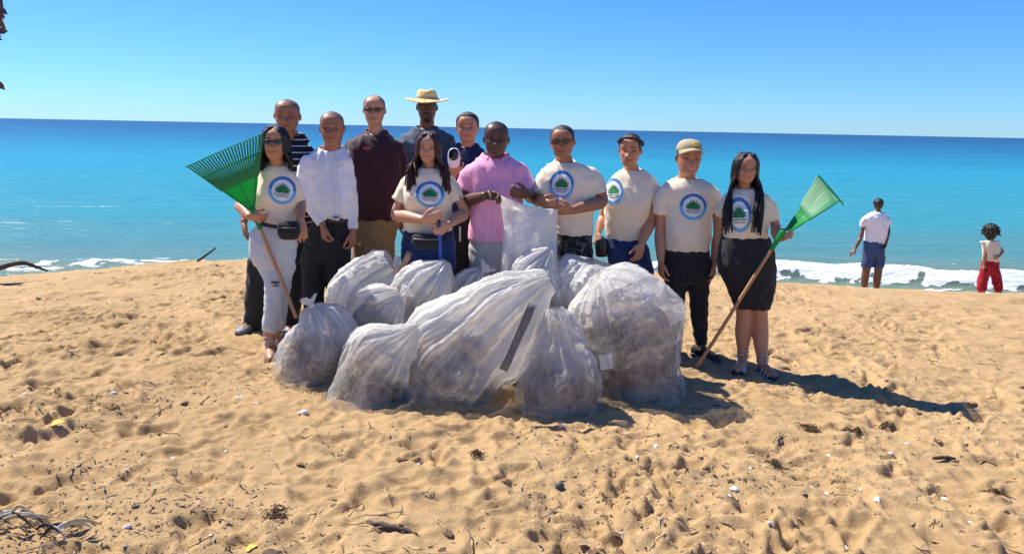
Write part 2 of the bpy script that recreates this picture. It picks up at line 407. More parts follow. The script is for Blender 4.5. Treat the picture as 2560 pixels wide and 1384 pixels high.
# ------------------------------------------------------------------ heads
_ht = [-.02, 0, .05, .10, .18, .26, .34, .42, .50, .58, .66, .74, .82, .89, .94, .975, .995]
_hw = [.09, .15, .215, .25, .285, .308, .325, .338, .346, .352, .356, .352, .325, .268, .20, .125, .03]
_hf = [.27, .335, .372, .385, .392, .388, .385, .378, .372, .398, .402, .392, .355, .285, .21, .13, .03]
_hb = [.02, .05, .10, .15, .23, .31, .37, .415, .445, .462, .465, .45, .405, .32, .235, .14, .03]
def head_grid(fem=False, m=58, n=76):
    z = np.concatenate([np.linspace(-.02, .9, 46), np.linspace(.91, .995, m - 46)])
    def sm(a): return np.convolve(np.pad(a, 2, 'edge'), [.1, .2, .4, .2, .1], 'valid')
    w = sm(np.interp(z, _ht, _hw)) * (.96 if fem else 1); f = sm(np.interp(z, _ht, _hf)); b = sm(np.interp(z, _ht, _hb))
    a = np.linspace(0, 2 * np.pi, n, endpoint=False)          # 0 = front
    A, Z = np.meshgrid(a, z); W = w[:, None]; fr = np.cos(A) > 0
    e = np.where(fr, 2.35, 2.1); sx_, cy_ = np.sin(A), np.cos(A)
    X = np.sign(sx_) * np.abs(sx_) ** (2 / e) * W
    Yv = -np.sign(cy_) * np.abs(cy_) ** (2 / e) * np.where(fr, f[:, None], b[:, None])
    front = sstep(.2, .8, cy_)
    ga = lambda x0, z0, sx_, sz_: np.exp(-((np.abs(X) - x0) / sx_) ** 2 - ((Z - z0) / sz_) ** 2)
    d = np.zeros_like(X)
    d -= .050 * ga(.150, .515, .085, .055)                     # eye sockets
    d += .020 * ga(.135, .605, .10, .028)                      # brow
    d += .022 * ga(.19, .40, .07, .06)                         # cheekbones
    d += .030 * ga(0, .045, .09, .05)                          # chin
    nz = np.interp(Z, [.29, .325, .36, .45, .55, .60], [0, .105, .118, .062, .018, 0])   # nose
    nwid = np.interp(Z, [.3, .35, .45, .56], [.085, .078, .048, .04])
    d += nz * np.exp(-(np.abs(X) / nwid) ** 2.2)
    d += .030 * np.exp(-((np.abs(X) - .062) / .032) ** 2 - ((Z - .335) / .03) ** 2)   # wings of the nose
    lip = np.exp(-(X / .115) ** 4)
    d += lip * (.026 * np.exp(-((Z - .243) / .022) ** 2) + .028 * np.exp(-((Z - .190) / .022) ** 2) - .018 * np.exp(-((Z - .217) / .009) ** 2))
    d -= .012 * lip * np.exp(-((Z - .135) / .03) ** 2)
    Yv = Yv - d * front
    return X, Yv, Z, A
def rot_zxy(yaw, pitch, tilt):
    return np.array(Matrix.Rotation(math.radians(yaw), 3, 'Z') @ Matrix.Rotation(math.radians(tilt), 3, 'Y') @ Matrix.Rotation(math.radians(pitch), 3, 'X'))
def grid_faces(m, n):
    return [[k*n+j, k*n+(j+1) % n, (k+1)*n+(j+1) % n, (k+1)*n+j] for k in range(m-1) for j in range(n)]
HAIRLINE = ([0, .55, .85, 1.05, 1.30, 1.55, 1.8, 2.3, 3.2], [.865, .855, .80, .68, .50, .47, .36, .22, .17])

class Head:
    def __init__(s, P, spec, fem, smile=0., wid=1.):
        s.smile = smile; s.wid = wid
        cx, top, chin, yaw, pitch, tilt = spec
        s.top = P(cx, top); s.chin = P(cx, chin); s.h = float(np.linalg.norm(s.top - s.chin)); s.fem = fem
        s.R = rot_zxy(yaw, pitch, tilt)
        mid = .5 * (s.top + s.chin); s.o = mid - s.R @ np.array([0, 0.03, .5 * s.h]); 
    def w(s, p): return np.asarray(p, float) * s.h @ s.R.T + s.o
    def local(s, V): return (V - s.o) @ s.R / s.h
    def build(s, g):
        X, Y, Z, A = head_grid(s.fem); m, n = X.shape; V = np.stack([X * s.wid, Y, Z], -1).reshape(-1, 3)
        Fc = grid_faces(m, n); c = len(V); V = np.concatenate([V, [[0, -.12, -.02]], [[0, 0, 1.0]]])
        for j in range(n): Fc.append([c, (j+1) % n, j]); Fc.append([c+1, (m-1)*n+j, (m-1)*n+(j+1) % n])
        g.add(s.w(V), Fc)
        for sd in (-1, 1):                                    # ears
            V, Fc = ellipsoid((0, 0, 0), (.032, .075, .115), 12, 9, rot_zxy(sd * 22, 8, sd * -6)); g.add(s.w(V + np.array([sd * .362 * s.wid, .06, .47])), Fc)
    def tones(s, V, base, lips=True, brow=(.02, .014, .01), scalp=None, beard=None):
        q = s.local(V); x, y, z = q.T; ax = np.abs(x); col = np.tile(np.array(base), (len(V), 1))
        inh = (z > -.1) & (z < 1.05) & (ax < .5) & (np.abs(y) < .6)
        fr = inh & (y < -.15)
        def put(mask, c, k=1.0): 
            m_ = np.clip(mask, 0, 1)[:, None] * k; col[:] = col * (1 - m_) + np.array(c) * m_
        b = np.array(base)
        put(inh * sstep(.35, .0, np.abs(z - .40) / 1.0) * sstep(.30, .1, np.abs(ax - .19)) * fr * .35, b * [1.15, .82, .78])
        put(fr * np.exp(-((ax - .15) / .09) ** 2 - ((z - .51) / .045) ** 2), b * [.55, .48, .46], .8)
        if scalp is not None:
            ang = np.arctan2(ax, -y); hl = np.interp(ang, *HAIRLINE)
            put(inh * sstep(-.03, .03, z - hl), scalp, .9)
        if beard is not None:
            put(fr * (np.exp(-((z - .285) / .022) ** 2) * (ax < .14) + ((z < .16) & (z > -.02) & (ax < .15)) + np.exp(-((ax - .145) / .025) ** 2) * (z < .28) * (z > .1)), beard, .9)
        bz = .612 + .020 * np.cos((ax - .14) / .09) - .02
        put(fr * sstep(.019, .009, np.abs(z - bz)) * sstep(.05, .07, ax) * sstep(.25, .22, ax), brow, .85)
        if lips:
            mz = .215 + s.smile * (2.6 * ax ** 2 - .012); mw = .118 + .03 * s.smile
            put(fr * sstep(1.1, .8, np.sqrt((x / mw) ** 2 + ((z - mz) / .046) ** 2)), b * [.95, .55, .55] if base[0] > .2 else b * [1.1, .7, .7], .8)
            if s.smile > .8: put(fr * (ax < mw * .85) * sstep(.022, .014, np.abs(z - mz)), (.62, .58, .52), .85)
            else: put(fr * (ax < mw) * sstep(.012, .005, np.abs(z - mz)), b * .22, .9)
            put(fr * np.exp(-((ax - .135 - .02 * s.smile) / .016) ** 2) * sstep(.20, .24, z) * sstep(.36, .30, z), b * .55, .5)
        put(fr * sstep(.02, .008, np.hypot(ax - .035, (z - .312) * 1.4)), b * .2, .8)
        return col
    def eyes(s, parent, loc):
        for sd in (-1, 1):
            V, Fc = ellipsoid((0, 0, 0), (.056, .05, .019), 14, 9, None)
            o = mesh_obj('eye', s.w(V + np.array([sd * .148, -.292, .508])), Fc, vcol_mat('eye_material', .15), parent, True, loc)
            q = V; d = np.hypot(q[:, 0], q[:, 2] * 1.0); c = np.where((d < .026)[:, None], [[.015, .009, .006]], [[.42, .36, .33]]); set_col(o.data, 'tone', c)
    def hair_cap(s, thick, name, mat, parent, loc, line=HAIRLINE, noise=.25, g=None, lift=0):
        X, Y, Z, A = head_grid(s.fem, 58, 96); m, n = X.shape
        ang = np.where(A > np.pi, 2*np.pi - A, A); hl = np.interp(ang, *line); k = Z - hl
        X = X * s.wid; V = np.stack([X, Y, Z], -1).reshape(-1, 3); out = np.stack([X, Y, (Z - .45) * .9], -1).reshape(-1, 3); out /= np.linalg.norm(out, axis=1)[:, None]
        th = (thick * sstep(-.01, .07, k) - .006).ravel() * (1 + noise * perlin(V * 16, 61)) + .01 * noise * perlin(V * 45, 62)
        V = V + out * th[:, None]; V = np.concatenate([V, [[0, 0, 1.0 + thick]]])
        keep = (k > -.035).ravel(); Fc = [f for f in grid_faces(m, n) if all(keep[i] for i in f)] + [[m*n, (m-1)*n+j, (m-1)*n+(j+1) % n] for j in range(n)]
        if g is not None: g.add(s.w(V), Fc); return
        o = mesh_obj(name, s.w(V), Fc, mat, parent, True, loc); return o
    def shades(s, parent, loc, wrap=False, lens=(.012, .011, .011), frame=(.02, .018, .016), big=1.0):
        root = None; fm = plain('shade_frame_%02d' % int(frame[0] * 100), frame, .3); lm = plain('shade_lens_%02d' % int(lens[0] * 1000), lens, .08, 0, .7, .02, .0)
        g = G(); zc = .515
        path = [(.37, .03, zc + .02), (.365, -.15, zc + .03), (.30, -.30, zc + .035), (.16, -.405, zc + .045 * big), (.045, -.425, zc + .03), (0, -.43, zc + .028)]
        full = path + [(-x, y, z) for x, y, z in path[::-1][1:]]
        g.add(*tube([s.w(p) for p in full], [.0035] * len(full), 8, 4)); root = g.obj('sunglasses', fm, parent, loc)
        for sd in (-1, 1):
            rows = []
            for v in np.linspace(-1, 1, 9):
                row = []
                for u in np.linspace(-1, 1, 13):
                    k = math.sqrt(max(0, 1 - abs(v) ** 2.6)); uu = u * k
                    xx = .158 + uu * .122 * (1.08 if wrap else 1); zz = zc - .012 + v * .078 * big * (.72 if wrap else 1)
                    yy = -.425 + .60 * max(0, xx - .06) ** 2 + (.5 * max(0, xx - .2) ** 2)
                    row.append((sd * xx, yy, zz))
                rows.append(row)
            V = np.array(rows).reshape(-1, 3); Fc = [[i*13+j, i*13+j+1, (i+1)*13+j+1, (i+1)*13+j] for i in range(8) for j in range(12)]
            V2 = V + [0, .012, 0]; Fb = [[a + len(V) for a in f[::-1]] for f in Fc]
            mesh_obj('lens', s.w(np.concatenate([V, V2])), Fc + Fb, lm, root, True, loc).matrix_parent_inverse = Matrix.Identity(4)
        return root

def hand(g, wrist, d, nrm, thumb, L=.18, curl=.35, spread=1.0, grip=0):
    """palm, four unequal fingers, thumb; d = pointing direction, nrm = way the palm faces, thumb = side of the thumb"""
    d = unit(d); th = unit(np.asarray(thumb, float) - d * np.dot(thumb, d)); nr = unit(np.cross(d, th)); 
    if np.dot(nr, nrm) < 0: nr = -nr
    k = L / .18; w = np.asarray(wrist, float)
    rings = [ell(w + d * a * k, th, nr, rx * k, ry * k, 16, 2.4) for a, rx, ry in ((-.02, .026, .019), (.0, .027, .019), (.02, .033, .019), (.05, .040, .018), (.08, .041, .016), (.098, .038, .013))]
    g.add(*loft(rings))
    for i, (off, ln, r) in enumerate(((.030, .070, .0088), (.0105, .079, .0090), (-.0105, .073, .0088), (-.030, .056, .0076))):
        c = curl * (1 + .12 * i) if not grip else grip * (1 + .06 * i)
        p = w + (d * .086 + th * off) * k; sp = th * (off * 3.6 * spread) * (0 if grip else 1); pts = [w + (d * .06 + th * off * .95) * k, p]; ang = .15 + c * .5
        for sg, f in enumerate((.42, .32, .26)):
            dirv = unit(d * math.cos(ang) + nr * math.sin(ang) + sp * math.cos(ang)); p = p + dirv * ln * f * k; pts.append(p); ang += c * (1.0 if sg == 0 else .8)
        g.add(*tube(pts, [r * k * q for q in (1.05, 1.05, 1, .92, .78)], 10, 4))
    p0 = w + (d * .018 + th * .024) * k; p1 = w + (d * .046 + th * .047 + nr * .010) * k
    d2 = unit(d * .85 + th * (.35 if not grip else .05) + nr * (.25 + .9 * bool(grip))); p2 = p1 + d2 * .034 * k; p3 = p2 + unit(d2 + nr * (.2 + .5 * bool(grip)) - th * .2) * .026 * k
    g.add(*tube([p0, p1, p2, p3], [.0145 * k, .0125 * k, .0108 * k, .0088 * k], 10, 4))

def wrinkle(me, amp, seed, mode='torso', fold=1.0):
    V = mverts(me); N = mnorms(me)
    rd = lambda q, s_: (1 - np.abs(perlin(q, s_))) ** 2 - .5
    w = .75 * rd(V * [8, 8, 3.0] + V[:, 2:] * [1.5, 0, 0], seed) + .80 * rd(V * [4.5, 4.5, 12] + (V[:, :1] * 7), seed + 1) * fold + .22 * perlin(V * [17, 17, 10], seed + 2)
    if mode == 'legs': w = 1.1 * rd(V * [4, 4, 10] + V[:, :1] * 5, seed) + .7 * rd(V * [11, 11, 2.2], seed + 3) + .4 * perlin(V * [14, 14, 8], seed + 1)
    mset(me, V + N * (amp * w)[:, None])

def project(bvh, pts, off):
    """carry photo points onto the surface of a garment"""
    o = Vector((0, 0, CAMZ)); out = []; last = None
    for x, y in pts:
        d = Vector(ray(x, y)).normalized(); hit = bvh.ray_cast(o, d)
        if hit[0] is None: p = last if last is not None else None
        else: p = hit[0] - d * off; last = p
        out.append(None if p is None else np.array(p))
    good = next((p for p in out if p is not None), np.zeros(3))
    return np.array([p if p is not None else good for p in out])
def decal(name, bvh, cen, shape, mat, parent, loc, off=.004, ang=0):
    """a flat print; shape gives rows of (u, v) points around cen in photo pixels"""
    rows = np.asarray(shape, float); m, n, _ = rows.shape; ca, sa = math.cos(ang), math.sin(ang)
    pts = [(cen[0] + u * ca - v * sa, cen[1] + u * sa + v * ca) for u, v in rows.reshape(-1, 2)]
    V = project(bvh, pts, off); Fc = [[i*n+j, i*n+j+1, (i+1)*n+j+1, (i+1)*n+j] for i in range(m-1) for j in range(n-1)]
    return mesh_obj(name, V, Fc, mat, parent, True, loc)
def annulus(r0, r1, a0, a1, rx, ry, m=5, n=48):
    return [[(rx * r * math.cos(a), ry * r * math.sin(a)) for a in np.linspace(a0, a1, n)] for r in np.linspace(r0, r1, m)]
def leafshape(base, ang, ln, wd, rx, ry):
    rows = []
    for t in np.linspace(0, 1, 9):
        w = wd * (math.sin(math.pi * min(1, t * .96 + .04)) ** .8) * .5; c = (base[0] + math.cos(ang) * ln * t, base[1] - math.sin(ang) * ln * t)
        rows.append([((c[0] + math.sin(ang) * w * q) * rx, (c[1] + math.cos(ang) * w * q) * ry) for q in (-1, -.5, 0, .5, 1)])
    return rows
def logo(bvh, cen, rx, ry, parent, loc, ang=0):
    """round printed emblem: blue ring, white field, fan of green leaves over a grey water line"""
    pi = math.pi
    blue = fabric('print_blue', (.06, .22, .52), .8, 300, .05, .08); sky_ = fabric('print_light_blue', (.16, .46, .80), .8, 300, .05, .05)
    white = fabric('print_white', (.80, .82, .82), .8, 300, .05, .03); green = fabric('print_green', (.035, .22, .075), .8, 300, .05, .15); grey = fabric('print_grey', (.30, .33, .33), .8, 300, .05, .1)
    ring = decal('printed_ring', bvh, cen, annulus(.76, 1.0, -pi, 0.35 * 0, rx, ry, 5, 56), blue, parent, loc, .003, ang)
    decal('printed_lower_ring', bvh, cen, annulus(.66, 1.0, 0.02, pi - .02, rx, ry, 6, 56), sky_, ring, loc, .0032, ang)
    decal('printed_field', bvh, cen, annulus(.02, .77, -pi, pi, rx, ry, 9, 56), white, ring, loc, .0042, ang)
    base = (0, .14)
    for a, ln, wd in ((8, .60, .17), (26, .66, .18), (46, .62, .19), (68, .66, .19), (90, .72, .20), (112, .66, .19), (134, .62, .19), (154, .66, .18), (172, .60, .17), (35, .36, .16), (75, .38, .16), (105, .38, .16), (145, .36, .16)):
        decal('printed_leaf', bvh, cen, leafshape((base[0], base[1]), math.radians(a), ln, wd, rx, ry), green, ring, loc, .0056 + .0002 * (a % 7), ang)
    decal('printed_waterline', bvh, cen, [[(rx * u, ry * v) for u in np.linspace(-.60, .60, 17)] for v in (.24, .29, .33)], grey, ring, loc, .0058, ang)
    decal('printed_waterline', bvh, cen, [[(rx * u, ry * v) for u in np.linspace(-.46, .46, 15)] for v in (.40, .44, .48)], grey, ring, loc, .0058, ang)

def shoe(name, ankle, gz, ang, L, mat, sole_mat, parent, loc, low=1.0):
    """ang: 0 points at the camera, positive turns to the right of the picture"""
    a = math.radians(ang); f = np.array([math.sin(a), -math.cos(a), 0]); s = np.array([math.cos(a), math.sin(a), 0]); up = np.array([0, 0, 1.])
    heel = np.array([ankle[0], ankle[1], gz]) - f * L * .27
    prof = [(0, .030, .055), (.06, .036, .075), (.2, .038, .088), (.36, .038, .082), (.52, .043, .062), (.7, .048, .048), (.86, .044, .040), (.96, .030, .030), (1.0, .012, .018)]
    up_r, so_r = [], []
    for t_, w, h in prof:
        h = h * low; c = heel + f * L * t_
        up_r.append(ell(c + up * (.016 + h * .42), s, up, w * L / .27, h * .55, 18, 2.3)); so_r.append(ell(c + up * .010, s, up, w * 1.10 * L / .27, .014, 18, 3.5))
    g = G(); g.add(*loft(up_r)); o = g.obj(name, mat, parent, loc)
    g2 = G(); g2.add(*loft(so_r)); g2.obj('sole', sole_mat, o, loc)
    g3 = G()
    for k in range(4):
        c = heel + f * L * (.40 + .07 * k) + up * (.016 + np.interp(.40 + .07 * k, [p[0] for p in prof], [p[2] for p in prof]) * low * .97 + .002)
        g3.add(*tube([c - s * .022 - up * .004, c + up * .002, c + s * .022 - up * .004], [.003] * 3, 6, 3))
    g3.obj('laces', sole_mat, o, loc)
    return o

PEOPLE = []
def person(label, Y, skin, head, neck, shirt, pants=None, arms=(), fem=False, hair=None, scalp=None, beard=None, eyes=True, legs=None, feet='shoes', shoe_col=(.03, .03, .03), sole_col=(.5, .5, .48),
           bare_legs=None, seed=1, neck_r=None, foot_ang=(-14, 14), group='people posing behind the rubbish bags', lips=True, torso_y=0.0, smile=0.25):
    def P(x, y, dy=0.0): return PX(x, y, Y + dy)
    tx, ty = pants['rows'][0][1:3] if pants else shirt['rows'][-1][1:3]
    hipc = P((tx + ty) / 2, pants['rows'][0][0]); gz = ground_z(hipc[0], Y)
    loc = np.array([hipc[0], Y, gz]); root = empty('person', loc); tag(root, label, 'person', group)
    H = Head(P, head, fem, smile, .97 + .09 * ((seed * 7) % 5) / 4 - (.03 if fem else 0)); base = SKIN[skin] if isinstance(skin, str) else skin
    X3, Y3, Z3 = np.eye(3)
    def row_rings(rows, k=1.0, n=30, ratio=.62, e=2.35):
        R = []
        for r in resample(np.array([[q[0], q[1], q[2], q[3] if len(q) > 3 else ratio, q[4] if len(q) > 4 else 0.] for q in rows], float), 4):
            c = P((r[1] + r[2]) / 2, r[0], torso_y + r[4]); rx = (r[2] - r[1]) / 2 * SC(r[0], Y)
            R.append(ell(c, X3, Y3, rx * k, max(rx * r[3], .02) * k, n, e))
        return R
    # ---- body
    g = G(); H.build(g)
    nb = P(*neck); nr = neck_r or (.047 if fem else .058); nr = nr * H.h / .235
    g.add(*tube([nb - Z3 * .06 + Y3 * .02, nb + Y3 * .015, H.w((0, .06, .10)), H.w((0, .06, .30))], [nr * 1.35, nr * 1.12, nr, nr * .95], 22, 5))
    rows = [list(r) for r in shirt['rows']]; m_ = (rows[2][1] + rows[2][2]) / 2; full = [rows[2][0] + .35 * (rows[3][0] - rows[2][0]), *rows[2][1:]]
    rows[2][1:3] = [m_ + (v - m_) * .86 for v in rows[2][1:3]]; rows.insert(3, full); rows = rows[1:]; m_ = (rows[0][1] + rows[0][2]) / 2; rows[0][1:3] = [m_ + (v - m_) * .84 for v in rows[0][1:3]]; rc_ = rows[1]
    allr = rows + [r for r in (pants['rows'] if pants else []) if r[0] > rows[-1][0] + 3]
    g.add(*loft(row_rings(allr, .84)))
    leg_paths = []
    if pants:
        last = pants['rows'][-1]; w = last[2] - last[1]
        for i, sd in enumerate((-1, 1)):
            if legs and legs[i]:
                q = [P(*p) for p in legs[i]]
            else:
                hp = P((last[1] + last[2]) / 2 + sd * w * .24, last[0]); ft = np.array([hp[0] + sd * .015, Y + .02, ground_z(hp[0], Y) + .075]); q = [hp, .5 * (hp + ft) + [0, -.015, 0], ft]
            a_ = q[-1]; zz = ground_z(a_[0], a_[1]); 
            leg_paths.append((q, zz))
        rr = pants.get('r', (w * .26, w * .2, w * .15)); sc_ = SC(last[0], Y)
        for q, zz in leg_paths:
            br = [x * sc_ for x in (bare_legs or [v * .8 for v in rr])]
            if bare_legs: pts = [q[0], q[1], q[1] * .62 + q[2] * .38 + [0, .012, 0], q[2]]; g.add(*tube(pts, [br[0], br[1], br[2], br[3]], 18, 6))
            else: g.add(*tube(q, br, 16, 6))
            # foot
            fa = math.radians(foot_ang[leg_paths.index((q, zz))] if False else foot_ang[0 if q is leg_paths[0][0] else 1]); f = np.array([math.sin(fa), -math.cos(fa), 0])
            an = q[-1]; b0 = np.array([an[0], an[1], zz + .03])
            g.add(*tube([an, b0 + Z3 * .03, b0 + f * .06 + Z3 * .012, b0 + f * .13, b0 + f * .165], [br[-1] * .9, .034, .034, .030, .018], 14, 4))
    for A_ in arms:
        sh, el, wr = [P(*p) for p in A_['pts']]; k = A_.get('k', 1.0 if not fem else .88)
        m1 = .5 * (sh + el); m2 = el * .62 + wr * .38
        sh = sh + (P((rc_[1] + rc_[2]) / 2, A_['pts'][0][1]) - sh) * .14 - Z3 * .02
        ra = [.038 * k, .046 * k, .038 * k, .041 * k, .0265 * k]; sl = shirt.get('sleeves', ()); i_ = arms.index(A_)
        if i_ < len(sl):
            rs = [r * SC(Y=Y, y=sl[i_][0][0][1]) * .86 for r in sl[i_][1]]; lim = min(rs) * .56; ra[0] = min(ra[0], lim); ra[1] = min(ra[1], lim)
            if len(rs) > 3: ra[2] = min(ra[2], rs[2] * .62); ra[3] = min(ra[3], rs[-1] * .52); ra[4] = min(ra[4], rs[-1] * .52)
        g.add(*tube([sh, m1, el, m2, wr], ra, 18, 6))
        if A_.get('hand', True):
            tip = P(*A_['tip']) if 'tip' in A_ else wr + (wr - el)
            hand(g, wr, tip - wr, A_.get('n', (0, 0, -1)), A_.get('thumb', (0, -1, 0)), A_.get('L', .172 if fem else .188), A_.get('curl', .35), A_.get('spread', 1.), A_.get('grip', 0))
    me = remeshed(g, .0052, 2, .4)
    col = H.tones(mverts(me), base, lips, scalp=scalp, beard=beard); set_col(me, 'tone', col)
    body = link_mesh('body', me, skin_mat(), root, loc)
    if eyes: H.eyes(root, loc)
    # ---- shirt
    g = G(); g.add(*loft(row_rings(rows)))
    for pts, rad in shirt.get('sleeves', ()):
        q = [P(*p) for p in pts]; q = [v + (0 if group.startswith('children') else 1) * unit([loc[0] - v[0], 0, 0]) * SC(pts[0][1], Y) * (0, 8, 4, 0)[min(i_, 3)] for i_, v in enumerate(q)]; q[0] = q[0] + (P((rc_[1] + rc_[2]) / 2, pts[0][1] + 6) - q[0]) * .12 - Z3 * .012; g.add(*tube(q, [r * SC(pts[0][1], Y) * (.72 if i_ == 0 else .82) for i_, r in enumerate(rad)], 20, 6, caps=False, cap0=True))
    me = remeshed(g, .0095, 4); wrinkle(me, shirt.get('amp', .010), seed * 10)
    so = link_mesh(shirt.get('name', 't_shirt'), me, shirt['mat'], root, loc)
    bv = bvh_of(so, loc)
    if shirt.get('collar'):
        cm = shirt.get('collar_mat', shirt['mat']); g = G(); crr = nr * 1.30; rows_ = []
        for v in np.linspace(0, 1, 6):
            ring_ = []
            for a in np.linspace(-152, 152, 41):
                ar = math.radians(a); fz = sstep(85, 152, abs(a)); R_ = crr * (1.0 + .62 * v * (1 + .35 * fz)); 
                ring_.append(nb + np.array([math.sin(ar) * R_ * 1.12, .012 + math.cos(ar) * R_, .042 - .022 * fz - v * (.032 + .050 * fz) + (.012 if v < .3 else 0)]))
            rows_.append(ring_)
        V = np.array(rows_).reshape(-1, 3); n_ = 41; Fc = [[i*n_+j, i*n_+j+1, (i+1)*n_+j+1, (i+1)*n_+j] for i in range(5) for j in range(n_-1)]
        co_ = mesh_obj('collar', V, Fc, cm, root, True, loc); sm_ = co_.modifiers.new('s', 'SOLIDIFY'); sm_.thickness = .004; sm_.offset = 0
        x0 = neck[0] + shirt.get('placket_dx', 0); y0 = neck[1] + 18
        if shirt.get('placket', True):
            decal('placket', bv, (0, 0), [[(x0 + u + (y - y0) * shirt.get('placket_slope', 0), y) for u in np.linspace(-4.5, 4.5, 5)] for y in np.linspace(y0, rows[-1][0] - 4, 60)], shirt['mat'], so, loc, .008)
            for y in np.linspace(y0 + 6, rows[-1][0] - 16, 6):
                p = project(bv, [(x0 + (y - y0) * shirt.get('placket_slope', 0), y)], .006)[0]; V, Fc = ellipsoid(p, (.005, .003, .005), 8, 5); mesh_obj('button', V, Fc, plain('button_' + shirt['mat'].name, shirt.get('button', (.5, .5, .5)), .4), so, True, loc)
    else:
        g = G(); q = [nb + np.array([math.sin(a) * nr * 1.42, .012 - math.cos(a) * nr * 1.28, -.012 + (-.030 * math.cos(a)) + .012]) for a in np.linspace(0, 2*np.pi, 25)]
        g.add(*tube(q, [.0075] * 25, 8, 2, caps=False)); g.obj('neckband', shirt['mat'], so, loc)
    if 'logo' in shirt: logo(bv, shirt['logo'][:2], shirt['logo'][2], shirt['logo'][3], so, loc, shirt['logo'][4] if len(shirt['logo']) > 4 else 0)
    # ---- trousers, shoes
    out = dict(root=root, loc=loc, P=P, H=H, body=body, shirt=so, shirt_bvh=bv, Y=Y, gz=gz)
    if pants:
        g = G(); pr = list(pants['rows']); g.add(*loft(row_rings(pr)))
        if pants.get('legs', True):
            for q, zz in leg_paths:
                q2 = list(q); e_ = pants.get('cut', 1.0)
                if e_ < 1: q2 = [q[0], q[0] + (q[1] - q[0]) * e_] if e_ <= .99 else q2
                rad = [r * sc_ for r in rr][:len(q2)]
                if e_ < 1: rad = [rr[0] * sc_, rr[1] * sc_]
                else: q2[-1] = q2[-1] + (q2[1] - q2[-1]) * pants.get('crop', .02)
                g.add(*tube(q2, rad, 20, 7, caps=False))
        me = remeshed(g, .0095, 4); wrinkle(me, pants.get('amp', .009), seed * 10 + 5, 'legs')
        out['pants'] = link_mesh(pants.get('name', 'trousers'), me, pants['mat'], root, loc)
        if feet == 'shoes':
            for i, (q, zz) in enumerate(leg_paths):
                shoe('shoe', q[-1], zz - .004, foot_ang[i], .27 if not fem else .25, plain('shoe_%d' % seed, shoe_col, .6), plain('sole_%d' % seed, sole_col, .7), root, loc)
        elif feet == 'sandals':
            for i, (q, zz) in enumerate(leg_paths):
                fa = math.radians(foot_ang[i]); f = np.array([math.sin(fa), -math.cos(fa), 0]); s_ = np.array([math.cos(fa), math.sin(fa), 0]); b0 = np.array([q[-1][0], q[-1][1], zz])
                g = G(); g.add(*loft([ell(b0 + f * a + Z3 * .008, s_, Z3, w, .011, 16, 3.2) for a, w in ((-.06, .018), (-.045, .030), (0, .036), (.06, .038), (.12, .046), (.16, .040), (.185, .020))]))
                o = g.obj('sandal', plain('sole_%d' % seed, sole_col, .7), root, loc); g = G()
                for a, h, w in ((.055, .062, .040), (.10, .050, .045), (.135, .040, .044), (-.03, .05, .036)):
                    c = b0 + f * a; g.add(*tube([c - s_ * w + Z3 * .012, c - s_ * w * .75 + Z3 * h * .75, c + Z3 * h, c + s_ * w * .75 + Z3 * h * .75, c + s_ * w + Z3 * .012], [.0065] * 5, 8, 4, .5))
                for z_ in (.085, .11, .135):
                    qq = [np.array([q[-1][0] + math.cos(a) * .040, q[-1][1] + math.sin(a) * .042, zz + z_ + .012 * math.sin(2 * a + z_ * 40)]) for a in np.linspace(0, 2*np.pi, 17)]
                    if shoe_col[0] > .3: g.add(*tube(qq, [.0035] * 17, 6, 2, caps=False))
                g.obj('strap', plain('strap_%d' % seed, shoe_col, .6), o, loc)
    if hair: hair(out)
    PEOPLE.append(out); return out
def lock(g, pts, r0, r1, n=8, flat=.55, seg=5):
    k = len(pts); g.add(*tube(pts, list(np.linspace(r0, r1, k)), n, seg, flat))
# ------------------------------------------------------------------ the people
TEE = fabric('cream_cotton', (.90, .755, .555), .9, 260, .10, .03)
BLACK = fabric('black_cloth', (.028, .028, .030), .9, 260, .10, .08)
INDIGO = fabric('dark_denim', (.022, .038, .11), .9, 320, .12, .1, .1, (.06, .10, .25), 'denim')
def pouch(o, name, cen, w, h, dy, mat, strap_pts=None, label=None):
    """small zipped waist bag, a closed padded shape with a strap and a zip; stands on its own as a thing"""
    P = o['P']; c = P(cen[0], cen[1], dy); s = SC(cen[1], o['Y']); r = empty(name, c)
    g = G(); g.add(*loft([ell(c + np.array([0, 0, z * h * s]), np.array([1., 0, 0]), np.array([0, 1., 0]), w * s * k, .055 * k2, 22, 2.8) for z, k, k2 in ((-.5, .55, .35), (-.42, .8, .8), (-.1, 1, 1), (.3, .97, .9), (.46, .85, .6), (.5, .7, .35))]))
    g.obj('pouch_body', mat, r, c)
    g = G(); g.add(*tube([c + np.array([u * w * s * .8, -.055 * math.sqrt(1 - .55 * u * u), .2 * h * s]) for u in np.linspace(-1, 1, 7)], [.003] * 7, 6, 3)); g.obj('zip', plain('zip_metal', (.25, .25, .25), .35, .6), r, c)
    if strap_pts:
        g = G(); q = [P(*p) for p in strap_pts]; g.add(*tube(q, [.014] * len(q), 8, 5, .3)); g.obj('strap', mat, r, c)
    tag(r, label, 'pouch'); return r

